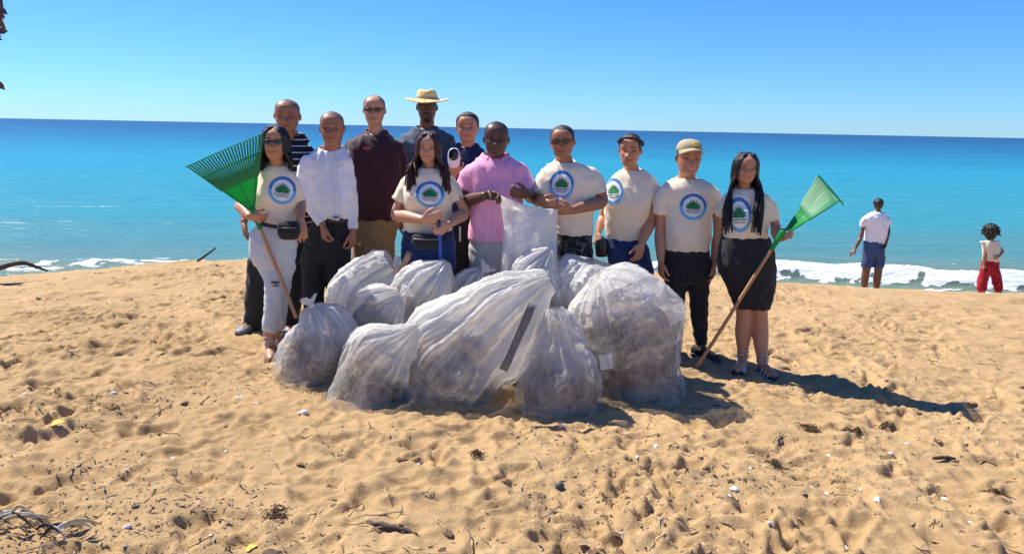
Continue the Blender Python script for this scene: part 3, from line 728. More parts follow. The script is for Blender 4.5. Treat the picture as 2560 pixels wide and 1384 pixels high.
def long_hair(col, hi, ends, name='hair', top=.045, line=None, n=60, front=True):
    """hair cap plus falling locks; ends = (left end px, right end px, dy) """
    def f(o):
        H = o['H']; P = o['P']; g = G(); rg = random.Random(int(ends[0][0]))
        ln = line or ([0, .12, .45, .75, 1.0, 1.3, 1.7, 3.2], [.93, .90, .82, .70, .52, .30, .12, .02])
        H.hair_cap(top, '', None, None, None, ln, .3, g)
        for sd, e in ((-1, ends[0]), (1, ends[1])):
            for k in range(n):
                u = k / (n - 1); a = math.radians(40 + 115 * u)                 # round the side of the head from temple to nape
                px_, py_ = math.sin(a), -math.cos(a)
                p0 = H.w((sd * px_ * .22, py_ * .30, .93)); p1 = H.w((sd * px_ * .385, py_ * .40 + .02, .68)); p2 = H.w((sd * px_ * (.40 + .03 * rg.random()), py_ * .36 + .06, .35)); 
                p3 = H.w((sd * (.30 + .16 * (1 - u) + .05 * rg.random()), -.16 + .52 * u, -.04))
                ex = e[0] + sd * (.5 - u) * e[2] + rg.uniform(-5, 5); ey = e[1] + 12 - rg.random() * 62 - 8 * u
                dy = (e[3] if u < .72 else e[3] + .16 * (u - .5)) + .02 * rg.random()
                p4 = P(ex, ey, dy); pm = .5 * (p3 + p4) + np.array([sd * .010, -.02 if u < .7 else .02, .01])
                lock(g, [p0, p1, p2, p3, pm, p4], .0135, .003, 6, .8)
        for k in range(12):                                                        # the back
            a = math.radians(150 + 60 * k / 11); px_, py_ = math.sin(a), -math.cos(a)
            q = [H.w((px_ * .25, py_ * .3, .92)), H.w((px_ * .42, py_ * .44, .65)), H.w((px_ * .45, py_ * .45, .3)), H.w((px_ * .5, py_ * .42, -.1)), H.w((px_ * .6, .40, -.7 - .2 * rg.random()))]
            lock(g, q, .024, .008, 8, .6)
        g.obj(name, hair_mat(name + '_%d' % int(col[0] * 1000), col, hi), o['root'], o['loc'])
    return f
def short_hair(col, hi, th=.03, line=HAIRLINE, noise=.25):
    def f(o): o['H'].hair_cap(th, 'hair', hair_mat('hair_%d_%d' % (int(col[0] * 1000), int(hi[0] * 1000)), col, hi), o['root'], o['loc'], line, noise)
    return f
BLK, BLKH = (.010, .008, .007), (.035, .026, .022)
HANG_L = dict(n=(1, 0, 0), thumb=(.2, -1, 0)); HANG_R = dict(n=(-1, 0, 0), thumb=(-.2, -1, 0))

# woman with sunglasses, left end of the row
W1 = person('person in cream logo T-shirt, ripped white jeans and dark sunglasses holding a green rake', 5.06, 'tan', (690, 315, 398, 6, -2, 2), (692, 414),
    dict(mat=TEE, rows=[(404, 676, 712, .7), (414, 664, 722, .62), (426, 650, 736, .6), (450, 646, 741, .62), (485, 640, 744, .68, -.01), (520, 638, 742, .66), (548, 641, 738, .64), (561, 644, 735, .64)],
         sleeves=[([(655, 436), (640, 462), (622, 490, .02)], (17, 20, 19)), ([(733, 436), (745, 466, .01), (751, 502, .03)], (17, 19, 18))], logo=(706, 476, 35, 35, .12), amp=.008),
    dict(mat=fabric('white_denim', (.60, .64, .66), .9, 300, .1, .05), name='jeans', rows=[(556, 642, 734, .64), (575, 630, 738, .66), (605, 623, 741, .66), (640, 628, 738, .66), (665, 636, 734, .62)], r=(27, 22, 20), crop=.10),
    arms=[dict(pts=[(655, 436, .0), (600, 512, .03), (624, 541, -.12)], tip=(646, 545, -.14), n=(.2, .9, -.2), thumb=(.0, -.2, 1), grip=1.0, L=.165), dict(pts=[(735, 436, .02), (752, 505, .06), (751, 548, -.10)], tip=(756, 592, -.12), n=(-.6, .6, 0), thumb=(-.8, -.4, 0), curl=.18)],
    fem=True, hair=long_hair(BLK, BLKH, ((662, 430, 14, -.02), (722, 424, 12, -.02)), n=90), eyes=False, legs=[[(668, 660), (684, 722, -.03), (674, 838, -.02)], [(712, 660, .04), (702, 730, .10), (690, 830, .15)]], feet='sandals', shoe_col=(.62, .60, .56), sole_col=(.05, .04, .035), foot_ang=(18, 8), seed=1)
W1['H'].shades(W1['root'], W1['loc'], True)
# ripped knee and frayed tear of the jeans
bj = bvh_of(W1['pants'], W1['loc'])
for (cx_, cy_, w_, h_, a_) in ((688, 706, 12, 3.2, .05), (690, 714, 9, 2.0, -.05), (703, 700, 7, 2.0, -.2)):
    decal('ripped_knee', bj, (cx_, cy_), [[(w_ * u * math.sqrt(1 - .9 * v * v), h_ * v) for u in np.linspace(-1, 1, 9)] for v in np.linspace(-1, 1, 5)], plain('rip_skin', (.20, .07, .05), .7), W1['pants'], W1['loc'], .004, a_)
pouch(W1, 'waist_pouch', (722, 576), 27, 44, -.19, BLACK, [(655, 560, -.15), (690, 566, -.19), (722, 566, -.20), (746, 556, -.12), (748, 552, .02)], 'black zipped waist pouch worn over ripped white jeans')

# bald man in the dark striped polo
M2 = person('person in dark striped polo shirt and black trousers standing behind the ripped white jeans', 5.58, 'brown', (720, 247, 329, 8, 4, 2), (728, 352),
    dict(mat=fabric('striped_polo', (.020, .020, .028), .9, 260, .1, .1, .1, (.62, .62, .64), 'stripes'), name='polo_shirt', collar=True, placket=False, rows=[(338, 706, 752, .7), (350, 690, 764, .6), (364, 664, 782, .55), (400, 656, 788, .6), (460, 652, 786, .64), (520, 650, 782, .64), (575, 652, 778, .62)],
         sleeves=[([(668, 372), (640, 420, .02), (628, 468, .04)], (24, 23, 22)), ([(776, 372), (790, 420, .04), (792, 462, .06)], (24, 23, 22))]),
    dict(mat=BLACK, rows=[(570, 652, 778, .62), (610, 642, 782, .64), (650, 634, 780, .6)], r=(31, 25, 22)),
    arms=[dict(pts=[(668, 374, .02), (622, 480, .08), (610, 555, -.06)], tip=(616, 600, -.08), **HANG_L), dict(pts=[(778, 374, .05), (795, 470, .12), (792, 560, .08)], tip=(792, 610, .06), **HANG_R)],
    scalp=(.19, .10, .065), legs=[[(652, 650), (640, 735, -.02), (630, 826, .02)], [(735, 650, .06), (732, 735, .06), (722, 820, .10)]], shoe_col=(.17, .18, .20), sole_col=(.05, .05, .05), foot_ang=(-12, 16), seed=2)

# white shirt
M3 = person('person in long-sleeved white dress shirt, black belt and black trousers with hands hanging', 5.42, 'brown', (832, 278, 362, 6, 0, -1), (826, 385),
    dict(mat=fabric('white_poplin', (.83, .83, .88), .75, 400, .10, .03), name='dress_shirt', collar=True, placket_dx=10, placket_slope=.05, button=(.8, .8, .8), rows=[(366, 800, 848, .7), (376, 782, 860, .6), (392, 762, 872, .56), (430, 764, 878, .62), (480, 770, 884, .70, -.01), (520, 776, 884, .74, -.015), (548, 784, 876, .70)],
         sleeves=[([(768, 396), (752, 440, .0), (764, 492, -.03), (806, 558, -.10)], (25, 26, 24, 17)), ([(868, 398), (880, 450, .03), (884, 510, .02), (882, 574, -.04)], (23, 22, 20, 16))], amp=.013),
    dict(mat=BLACK, rows=[(545, 786, 876, .70), (575, 772, 880, .66), (620, 756, 878, .62), (650, 752, 874, .6)], r=(31, 27, 24)),
    arms=[dict(pts=[(768, 398), (764, 492, -.03), (807, 562, -.11)], tip=(813, 610, -.12), n=(1, .3, 0), thumb=(.6, -1, 0), curl=.95), dict(pts=[(868, 400), (884, 510, .02), (882, 578, -.05)], tip=(881, 620, -.06), n=(-1, .2, 0), thumb=(-.3, -1, 0), curl=.8)],
    scalp=(.14, .085, .06), legs=[[(783, 650), (784, 742), (785, 868, .04)], [(844, 650), (846, 742), (848, 868, .06)]], seed=3)
g = G(); P3 = M3['P']; g.add(*loft([ell(P3(830.5, y_, -.008), np.eye(3)[0], np.eye(3)[1], 46.5 * SC(546, 5.42), 33 * SC(546, 5.42), 40, 2.35) for y_ in (541, 543, 551, 553)]))
b_ = g.obj('belt', plain('black_leather', (.02, .02, .02), .35), M3['root'], M3['loc'])
g = G(); c_ = P3(840, 547, -.125); g.add(*loft([ell(c_ + np.array([0, k * .005, 0]), np.eye(3)[0], np.eye(3)[2], .026, .016, 16, 5) for k in (-1, 1)])); g.obj('buckle', plain('steel', (.5, .5, .5), .25, 1.0), b_, M3['loc'])

# maroon shirt
M4 = person('person in untucked maroon shirt, khaki trousers and narrow sunglasses', 5.78, 'light', (937, 238, 311, 4, 3, 1), (940, 342),
    dict(mat=fabric('maroon_shirt', (.045, .010, .018), .7, 300, .12, .1, .35), name='shirt', collar=True, placket=False, rows=[(326, 912, 966, .7), (336, 894, 984, .6), (352, 868, 1002, .56), (390, 864, 1004, .6), (440, 872, 1004, .66), (500, 880, 1000, .72, -.015), (548, 884, 994, .70)],
         sleeves=[([(872, 360), (862, 410, .02), (868, 470, .04)], (25, 27, 25)), ([(998, 360), (1008, 410, .03), (1006, 470, .05)], (25, 27, 25))], amp=.013),
    dict(mat=fabric('khaki', (.36, .235, .105), .9, 300, .1, .08), rows=[(542, 888, 990, .66), (580, 884, 990, .64), (630, 880, 986, .6), (660, 878, 984, .58)], r=(29, 24, 21)),
    arms=[dict(pts=[(874, 362, .02), (868, 470, .10), (892, 540, .10)], tip=(896, 590, .1), **HANG_L), dict(pts=[(998, 362, .02), (1006, 470, .10), (994, 540, .12)], tip=(990, 585, .12), **HANG_R)],
    eyes=False, hair=short_hair((.16, .10, .075), (.25, .17, .13), .014, ([0, .5, .8, 1.05, 1.3, 1.6, 2.2, 3.2], [.985, .96, .86, .70, .52, .47, .25, .17])), seed=4)
M4['H'].shades(M4['root'], M4['loc'], True)
decal('badge', M4['shirt_bvh'], (916, 371), [[(9 * u, 4.2 * v * math.sqrt(1 - .95 * u * u)) for u in np.linspace(-1, 1, 11)] for v in (-1, -.5, 0, .5, 1)], plain('red_badge', (.55, .05, .06), .5), M4['shirt'], M4['loc'], .006, .15)

# hat, sunglasses, denim jacket
M5 = person('person in wide-brimmed straw hat, sunglasses and denim jacket', 6.12, 'deep', (1068, 231, 303, 4, 2, 0), (1066, 332),
    dict(mat=fabric('denim_jacket', (.085, .115, .145), .9, 320, .14, .12, .1, (.15, .19, .23), 'denim'), name='denim_jacket', collar=True, placket=False, rows=[(312, 1040, 1092, .7), (322, 1024, 1108, .6), (336, 1004, 1128, .56), (370, 998, 1136, .6), (430, 1002, 1132, .62), (500, 1004, 1130, .62), (560, 1006, 1128, .62)],
         sleeves=[([(1008, 344), (998, 400, .02), (996, 470, .05), (1000, 540, .03)], (23, 24, 22, 17)), ([(1126, 344), (1138, 400, .02), (1138, 470, .05), (1132, 540, .06)], (23, 24, 22, 17))], amp=.014),
    dict(mat=INDIGO, rows=[(555, 1012, 1122, .62), (600, 1010, 1124, .62), (640, 1010, 1122, .6)], r=(28, 23, 20)),
    arms=[dict(pts=[(1010, 346, .02), (996, 470, .05), (1000, 543, .03)], tip=(1001, 590, .02), **HANG_L), dict(pts=[(1126, 346, .02), (1138, 470, .05), (1132, 545, .06)], tip=(1130, 590, .05), **HANG_R)],
    eyes=False, beard=(.012, .010, .009), scalp=(.012, .010, .009), seed=5)
M5['H'].shades(M5['root'], M5['loc'], False, big=1.15)
# dark shirt inside the jacket, breast pocket flap
decal('inner_shirt', M5['shirt_bvh'], (0, 0), [[(1058 + (y - 325) * .02 + u * (10 + (y - 325) * .06), y) for u in np.linspace(-1, 1, 7)] for y in np.linspace(326, 440, 30)], BLACK, M5['shirt'], M5['loc'], .005)
decal('pocket_flap', M5['shirt_bvh'], (1022, 376), [[(17 * u, 7 * v + 2.5 * abs(u) * -1) for u in np.linspace(-1, 1, 7)] for v in (-1, 0, 1)], fabric('pocket_denim', (.14, .17, .20), .9), M5['shirt'], M5['loc'], .008, -.08)
H5 = M5['H']; hat = empty('straw_hat', H5.w((0, 0, .8))); hl_ = H5.w((0, 0, .8)); straw = fabric('straw', (.84, .62, .26), .8, 420, .3, .06)
rows_ = []
for r_ in np.linspace(.355, .78, 9):
    q_ = (r_ - .355) / .425
    rows_.append([H5.w((math.sin(a) * r_ * 1.0, -math.cos(a) * r_ * 1.02 + .02, .765 - .10 * q_ * (1 + .9 * math.cos(a) * .4) + .055 * q_ * q_ * (1 - math.cos(2 * a)) * 1.0 + .012 * math.sin(5 * a) * q_)) for a in np.linspace(0, 2*np.pi, 49)])
V_ = np.array(rows_).reshape(-1, 3); o_ = mesh_obj('brim', V_, [[i*49+j, i*49+j+1, (i+1)*49+j+1, (i+1)*49+j] for i in range(8) for j in range(48)], straw, hat, True, hl_); m_ = o_.modifiers.new('s', 'SOLIDIFY'); m_.thickness = .006
g = G(); g.add(H5.w(np.zeros((1, 3))) * 0 + 0, []) if False else None
rings_ = []
for z_, k_ in ((.74, 1.02), (.80, 1.0), (.90, .96), (1.0, .90), (1.07, .80), (1.10, .62), (1.085, .40), (1.06, .15)):
    rings_.append(np.array([H5.w((math.sin(a) * .375 * k_, -math.cos(a) * .42 * k_ + .02, z_ - (.03 * math.exp(-(math.sin(a) * k_ / .25) ** 2) if z_ > 1.0 else 0) + .008 * math.sin(3 * a))) for a in np.linspace(0, 2*np.pi, 40, endpoint=False)]))
g = G(); g.add(*loft(rings_)); g.obj('crown', straw, hat, hl_)
g = G(); g.add(*loft([np.array([H5.w((math.sin(a) * .387, -math.cos(a) * .432 + .02, z_)) for a in np.linspace(0, 2*np.pi, 40, endpoint=False)]) for z_ in (.775, .785, .835, .845)], caps=False)); g.obj('hat_band', fabric('hat_band', (.45, .36, .20), .8), hat, hl_)
tag(hat, 'wide-brimmed pale straw hat worn with the denim jacket', 'hat')

# woman with reddish hair holding the blue pole
W6 = person('person in cream logo T-shirt and dark blue jeans holding a blue pole', 5.22, 'light', (1073, 329, 402, -3, 6, 3), (1074, 420),
    dict(mat=TEE, rows=[(410, 1054, 1094, .7), (420, 1038, 1108, .62), (434, 1014, 1130, .58), (462, 1010, 1134, .64), (492, 1008, 1132, .74, -.02), (525, 1012, 1130, .70, -.01), (555, 1010, 1132, .72), (580, 1012, 1132, .70)],
         sleeves=[([(1018, 444), (1004, 470, .0), (992, 502, -.01)], (20, 22, 21)), ([(1126, 444), (1140, 470, .01), (1148, 504, .0)], (20, 22, 21))], logo=(1075, 486, 36, 33, .05), amp=.009),
    dict(mat=INDIGO, name='jeans', rows=[(574, 1012, 1132, .68), (605, 1004, 1138, .66), (650, 1004, 1140, .62), (680, 1006, 1138, .6)], r=(33, 27, 22)),
    arms=[dict(pts=[(1018, 446), (990, 536, -.03), (1058, 549, -.22)], tip=(1098, 542, -.25), n=(0, 1, -.2), thumb=(0, -.3, 1), curl=.25, L=.165, k=1.0), dict(pts=[(1128, 446), (1160, 532, -.02), (1120, 562, -.20)], tip=(1096, 580, -.24), n=(0, .9, -.3), thumb=(-.3, -.4, 1), grip=.95, L=.165, k=1.0)],
    fem=True, hair=long_hair((.016, .008, .007), (.12, .022, .016), ((1034, 474, 36, -.11), (1111, 480, 30, -.10)), n=100), seed=6, smile=.5)
pouch(W6, 'waist_pouch', (1068, 603), 38, 36, -.20, BLACK, [(1010, 588, -.05), (1030, 594, -.15), (1068, 596, -.20), (1110, 592, -.15), (1134, 586, -.02)], 'black zipped waist pouch worn by the person holding the blue pole')

# man behind, navy polo, holding a white gadget
M7 = person('person in navy polo holding a white gadget behind the pink shirt', 5.86, 'tan', (1170, 281, 353, -2, 3, 0), (1168, 376),
    dict(mat=fabric('navy_polo', (.020, .028, .085), .85, 300, .1, .1), name='polo_shirt', collar=True, placket=False, rows=[(358, 1146, 1192, .7), (368, 1128, 1206, .6), (382, 1110, 1226, .56), (420, 1108, 1230, .6), (480, 1114, 1226, .64), (540, 1118, 1222, .64)],
         sleeves=[([(1116, 390), (1106, 420, .0), (1108, 452, -.02)], (22, 23, 22)), ([(1222, 390), (1236, 430, .03), (1236, 460, .05)], (22, 23, 22))]),
    dict(mat=BLACK, rows=[(534, 1118, 1220, .64), (580, 1116, 1220, .62), (630, 1118, 1216, .6)], r=(27, 23, 20)),
    arms=[dict(pts=[(1116, 392), (1112, 478, -.04), (1134, 436, -.22)], tip=(1138, 398, -.24), n=(0, .9, .2), thumb=(1, -.2, 0), grip=.8), dict(pts=[(1222, 392, .03), (1236, 470, .10), (1232, 545, .10)], tip=(1230, 590, .1), **HANG_R)],
    hair=short_hair((.022, .015, .011), (.06, .04, .03), .035), seed=7)
for sd_ in (1,):
    decal('side_stripe', bvh_of(M7['pants'], M7['loc']), (0, 0), [[(1150 + u, y) for u in (-2.5, 0, 2.5)] for y in np.linspace(566, 604, 8)], plain('white_stripe', (.7, .7, .7), .7), M7['pants'], M7['loc'], .005)
c_ = M7['P'](1135, 395, -.27); gd = empty('handheld_gadget', c_); g = G()
g.add(*loft([ell(c_ + np.array([0, y_, 0]), np.eye(3)[0], np.eye(3)[2], r1_, r2_, 26, 2.6) for y_, r1_, r2_ in ((-.034, .034, .062), (-.028, .044, .072), (.02, .044, .072), (.034, .032, .058))])); g.obj('casing', plain('white_plastic', (.78, .78, .78), .35, 0, .5, .03), gd, c_)
g = G(); g.add(*loft([ell(c_ + np.array([0, y_, .026]), np.eye(3)[0], np.eye(3)[2], r_, r_ * 1.2, 26) for y_, r_ in ((-.044, .030), (-.041, .036), (-.030, .037))])); g.obj('round_black_face', plain('black_gloss', (.012, .012, .014), .15), gd, c_)
tag(gd, 'white handheld gadget with round black face held by the person in navy', 'gadget')

# pink shirt
M8 = person('person in short-sleeved pink shirt and grey trousers holding up an empty bag', 5.34, 'dark', (1241, 303, 390, 0, 0, 0), (1238, 402),
    dict(mat=fabric('pink_shirt', (.88, .40, .60), .75, 400, .12, .05), name='shirt', collar=True, placket=True, button=(.6, .3, .45), rows=[(384, 1216, 1264, .7), (394, 1196, 1284, .6), (410, 1168, 1310, .56), (450, 1168, 1312, .62), (500, 1172, 1306, .70, -.01), (550, 1174, 1300, .72, -.015), (598, 1172, 1302, .70)],
         sleeves=[([(1174, 416), (1160, 446, .0), (1160, 478, -.02)], (24, 26, 25)), ([(1304, 416), (1318, 446, .0), (1318, 476, -.03)], (24, 25, 24))], amp=.013),
    dict(mat=fabric('grey_trousers', (.47, .45, .41), .9, 300, .08, .04), rows=[(592, 1176, 1298, .66), (630, 1172, 1300, .64), (670, 1174, 1296, .6)], r=(30, 25, 22)),
    arms=[dict(pts=[(1176, 418), (1160, 504, -.03), (1212, 489, -.24)], tip=(1250, 489, -.28), n=(.2, .6, -.8), thumb=(.2, -.7, .6), grip=.9, k=1.08), dict(pts=[(1304, 418), (1330, 492, -.02), (1316, 486, -.22)], tip=(1296, 484, -.27), n=(-.2, .6, -.8), thumb=(-.2, -.7, .6), grip=.9, k=1.08)],
    scalp=(.02, .015, .013), seed=8)
g = G(); w8 = M8['P'](1318, 487, -.20); g.add(*tube([w8 + .032 * np.array([0, math.cos(a), math.sin(a)]) for a in np.linspace(0, 2*np.pi, 17)], [.006] * 17, 8, 2, caps=False)); g.obj('wristwatch', plain('steel', (.5, .5, .5), .25, 1.0), M8['root'], M8['loc'])

# beige tee and sunglasses, camouflage trousers
M9 = person('person in cream logo T-shirt, sunglasses and dark patterned shorts holding an empty bag', 5.36, 'brown', (1408, 313, 393, -12, 2, -3), (1412, 408),
    dict(mat=TEE, rows=[(396, 1388, 1434, .7), (405, 1372, 1452, .6), (420, 1352, 1486, .56), (455, 1352, 1494, .62), (500, 1366, 1490, .70, -.01), (545, 1384, 1484, .74, -.01), (586, 1390, 1482, .72)],
         sleeves=[([(1362, 426), (1350, 456, -.02), (1346, 488, -.06)], (24, 26, 25)), ([(1482, 428), (1496, 456, .0), (1500, 488, -.03)], (25, 27, 26))], logo=(1404, 462, 31, 36, .05), amp=.011),
    dict(mat=fabric('dark_camouflage', (.020, .020, .020), .9, 300, .1, .1, .1, (.10, .10, .095), 'camo'), name='patterned_shorts', rows=[(580, 1392, 1480, .68), (615, 1390, 1482, .66), (655, 1390, 1482, .62)], r=(26, 24, 20), cut=.95),
    arms=[dict(pts=[(1362, 428), (1344, 500, -.05), (1352, 506, -.22)], tip=(1370, 512, -.28), n=(.3, .6, -.6), thumb=(.2, -.7, .6), grip=.8), dict(pts=[(1484, 430), (1506, 503, -.06), (1428, 526, -.26)], tip=(1388, 524, -.29), n=(-.1, .6, -.7), thumb=(-.1, -.6, .8), grip=.85, k=1.08)],
    eyes=False, hair=short_hair((.014, .010, .009), (.035, .026, .02), .022), bare_legs=(22, 20, 18, 11), seed=9)
M9['H'].shades(M9['root'], M9['loc'], False, frame=(.02, .02, .02))

# woman with hair tied back
W10 = person('person in cream logo T-shirt and dark headband carrying a small black handbag', 5.62, 'tan', (1577, 333, 414, -16, 4, 2), (1582, 428),
    dict(mat=TEE, rows=[(416, 1560, 1602, .7), (426, 1546, 1616, .62), (440, 1524, 1640, .60), (470, 1514, 1646, .66), (505, 1510, 1634, .78, -.02), (540, 1512, 1622, .78, -.01), (575, 1514, 1612, .76), (600, 1518, 1606, .74)],
         sleeves=[([(1530, 450, .02), (1518, 480, .06), (1512, 506, .08)], (20, 21, 20)), ([(1630, 450), (1640, 478, -.03), (1634, 508, -.06)], (21, 24, 23))], logo=(1533, 478, 25, 33, -.05), amp=.010),
    dict(mat=INDIGO, rows=[(594, 1518, 1606, .74), (620, 1516, 1620, .70), (660, 1522, 1632, .62), (680, 1526, 1634, .6)], r=(28, 23, 19)),
    arms=[dict(pts=[(1530, 450, .04), (1508, 540, .10), (1496, 580, .02)], tip=(1488, 606, .0), n=(.8, .4, 0), thumb=(.3, -1, 0), curl=.9, L=.165), dict(pts=[(1632, 450, -.02), (1630, 548, -.06), (1604, 608, -.16)], tip=(1592, 655, -.18), n=(-.7, .6, 0), thumb=(-.8, -.5, 0), curl=.3, L=.17, k=1.0)],
    fem=True, hair=short_hair((.018, .010, .008), (.09, .035, .022), .028, ([0, .5, .8, 1.05, 1.3, 1.6, 2.2, 3.2], [.88, .86, .78, .62, .45, .40, .2, .10]), .2), seed=10, smile=.7)
H = W10['H']; g = G(); q_ = [H.w((math.sin(a) * .385, -math.cos(a) * .425 + .02, .72 + .17 * math.cos(a))) for a in np.linspace(0, 2*np.pi, 33)]; g.add(*tube(q_, [.009] * 33, 8, 2, caps=False)); g.obj('headband', BLACK, W10['root'], W10['loc'])
g = G(); 
for k in range(9): lock(g, [H.w((.04 * (k - 4) * .3, .40, .62)), H.w((.05 * (k - 4) * .5, .58, .55)), H.w((.06 * (k - 4) * .6, .60, .2)), H.w((.05 * (k - 4) * .4, .50, -.15))], .024, .006)
g.obj('ponytail', hair_mat('hair_18_90', (.018, .010, .008), (.09, .035, .022)), W10['root'], W10['loc'])
hb = W10['P'](1504, 616, -.02); hbr = empty('hand_bag', hb); g = G()
g.add(*loft([ell(hb + np.array([0, 0, z_]), np.eye(3)[0], np.eye(3)[1], w_, .035, 18, 3) for z_, w_ in ((-.075, .028), (-.07, .042), (0, .052), (.05, .048), (.06, .035))])); g.obj('bag_body', plain('black_leather', (.02, .02, .02), .35), hbr, hb)
g = G(); top_ = W10['P'](1494, 588, .0); g.add(*tube([hb + [-.03, 0, .055], top_ + [-.012, 0, .0], top_ + [.012, 0, .0], hb + [.03, 0, .055]], [.006] * 4, 8, 5)); g.obj('handle', plain('black_leather', (.02, .02, .02), .35), hbr, hb)
tag(hbr, 'small black handbag hanging from the hand of the person with the headband', 'handbag')

# man with cap
M11 = person('person in cream logo T-shirt, tan cap and black trousers with arms hanging', 5.50, 'tan', (1719, 352, 435, 3, 2, 0), (1718, 452),
    dict(mat=TEE, rows=[(438, 1694, 1742, .7), (447, 1676, 1760, .6), (462, 1652, 1790, .56), (500, 1656, 1784, .62), (545, 1662, 1778, .68, -.01), (590, 1662, 1776, .72, -.015), (626, 1664, 1772, .70)],
         sleeves=[([(1660, 470), (1647, 500, .0), (1647, 537, -.01)], (23, 25, 24)), ([(1782, 470), (1796, 500, .0), (1796, 532, -.01)], (23, 25, 24))], logo=(1733, 517, 34, 33, .06), amp=.010),
    dict(mat=BLACK, rows=[(620, 1664, 1772, .68), (650, 1660, 1776, .66), (690, 1660, 1776, .62), (704, 1661, 1775, .6)], r=(28, 22, 15)),
    arms=[dict(pts=[(1662, 472), (1650, 578, .0), (1652, 652, -.05)], tip=(1654, 704, -.06), **HANG_L, curl=.4), dict(pts=[(1782, 472), (1796, 582, .02), (1786, 652, -.03)], tip=(1784, 702, -.04), **HANG_R, curl=.4)],
    legs=[[(1690, 700), (1688, 775), (1690, 862, .05)], [(1746, 700), (1748, 770), (1752, 862, .0)]], shoe_col=(.022, .022, .022), sole_col=(.10, .10, .10), foot_ang=(-20, 32), scalp=(.03, .02, .015), seed=11, smile=1.0)
H = M11['H']; cl = H.w((0, 0, .9)); cap = empty('baseball_cap', cl); capm = fabric('tan_cap', (.52, .43, .27), .85, 300, .12, .08, .1, (.24, .20, .12), 'denim'); rings_ = []
for z_, k_ in ((.70, 1.04), (.76, 1.05), (.86, 1.0), (.95, .86), (1.02, .62), (1.055, .3), (1.06, .06)):
    rings_.append(np.array([H.w((math.sin(a) * .37 * k_, -math.cos(a) * .43 * k_ + .02, z_ + .05 * math.cos(a) * (1.1 - z_) * 2)) for a in np.linspace(0, 2*np.pi, 32, endpoint=False)]))
g = G(); g.add(*loft(rings_)); g.obj('crown', capm, cap, cl)
vr = []
for t_ in np.linspace(0, 1, 7):
    vr.append([H.w((math.sin(a) * .37 * (1 + .06 * t_), -math.cos(a) * .43 - t_ * .30 * math.cos(a * .9) ** .6 + .02, .80 - .045 * t_ - .16 * (math.sin(a) ** 2) * (.6 + .4 * t_))) for a in np.linspace(-1.25, 1.25, 25)])
V_ = np.array(vr).reshape(-1, 3); o_ = mesh_obj('visor', V_, [[i*25+j, i*25+j+1, (i+1)*25+j+1, (i+1)*25+j] for i in range(6) for j in range(24)], capm, cap, True, cl); o_.modifiers.new('s', 'SOLIDIFY').thickness = .005
g = G(); g.add(*ellipsoid((0, 0, 0), (.028, .008, .016), 12, 7, H.R)); g.V[0] = g.V[0] + H.w((.06, -.44, .93)); g.obj('badge', plain('yellow_badge', (.75, .60, .08), .5), cap, cl)
tag(cap, 'tan baseball cap with yellow badge worn with a cream T-shirt', 'cap')

# woman in the black skirt
W12 = person('person in cream logo T-shirt and black pencil skirt holding a green rake', 5.28, 'tan', (1862, 381, 455, -2, 2, 0), (1862, 472),
    dict(mat=TEE, rows=[(462, 1844, 1884, .7), (471, 1830, 1896, .62), (485, 1808, 1926, .58), (512, 1806, 1926, .64), (540, 1808, 1922, .76, -.02), (570, 1810, 1918, .72, -.01), (602, 1810, 1918, .72)],
         sleeves=[([(1814, 494), (1800, 516, .02), (1795, 540, .04)], (18, 20, 19)), ([(1918, 494), (1934, 520, .0), (1938, 552, -.01)], (19, 21, 20))], logo=(1848, 537, 31, 44, -.05), amp=.008),
    dict(mat=BLACK, name='pencil_skirt', rows=[(592, 1808, 1922, .72), (620, 1800, 1932, .74), (660, 1797, 1938, .76), (700, 1808, 1937, .74), (740, 1826, 1930, .72), (769, 1836, 1923, .70)], r=(20, 20, 12), legs=False),
    arms=[dict(pts=[(1814, 496, .03), (1800, 580, .10), (1800, 650, .10)], tip=(1802, 695, .1), **HANG_L), dict(pts=[(1920, 496), (1940, 572, -.02), (1944, 596, -.20)], tip=(1965, 586, -.26), n=(.1, .9, -.4), thumb=(.2, -.2, 1), grip=1.0, L=.165, k=.98)],
    fem=True, hair=long_hair(BLK, BLKH, ((1823, 576, 34, -.135), (1886, 578, 30, -.185)), n=100, top=.035), legs=[[(1860, 762), (1860, 800), (1857, 888)], [(1898, 762), (1900, 800), (1906, 908, -.05)]], bare_legs=(20, 19.5, 20, 11.5), feet='sandals', shoe_col=(.60, .57, .50), sole_col=(.03, .03, .03), foot_ang=(-28, 14), seed=12, smile=.4)

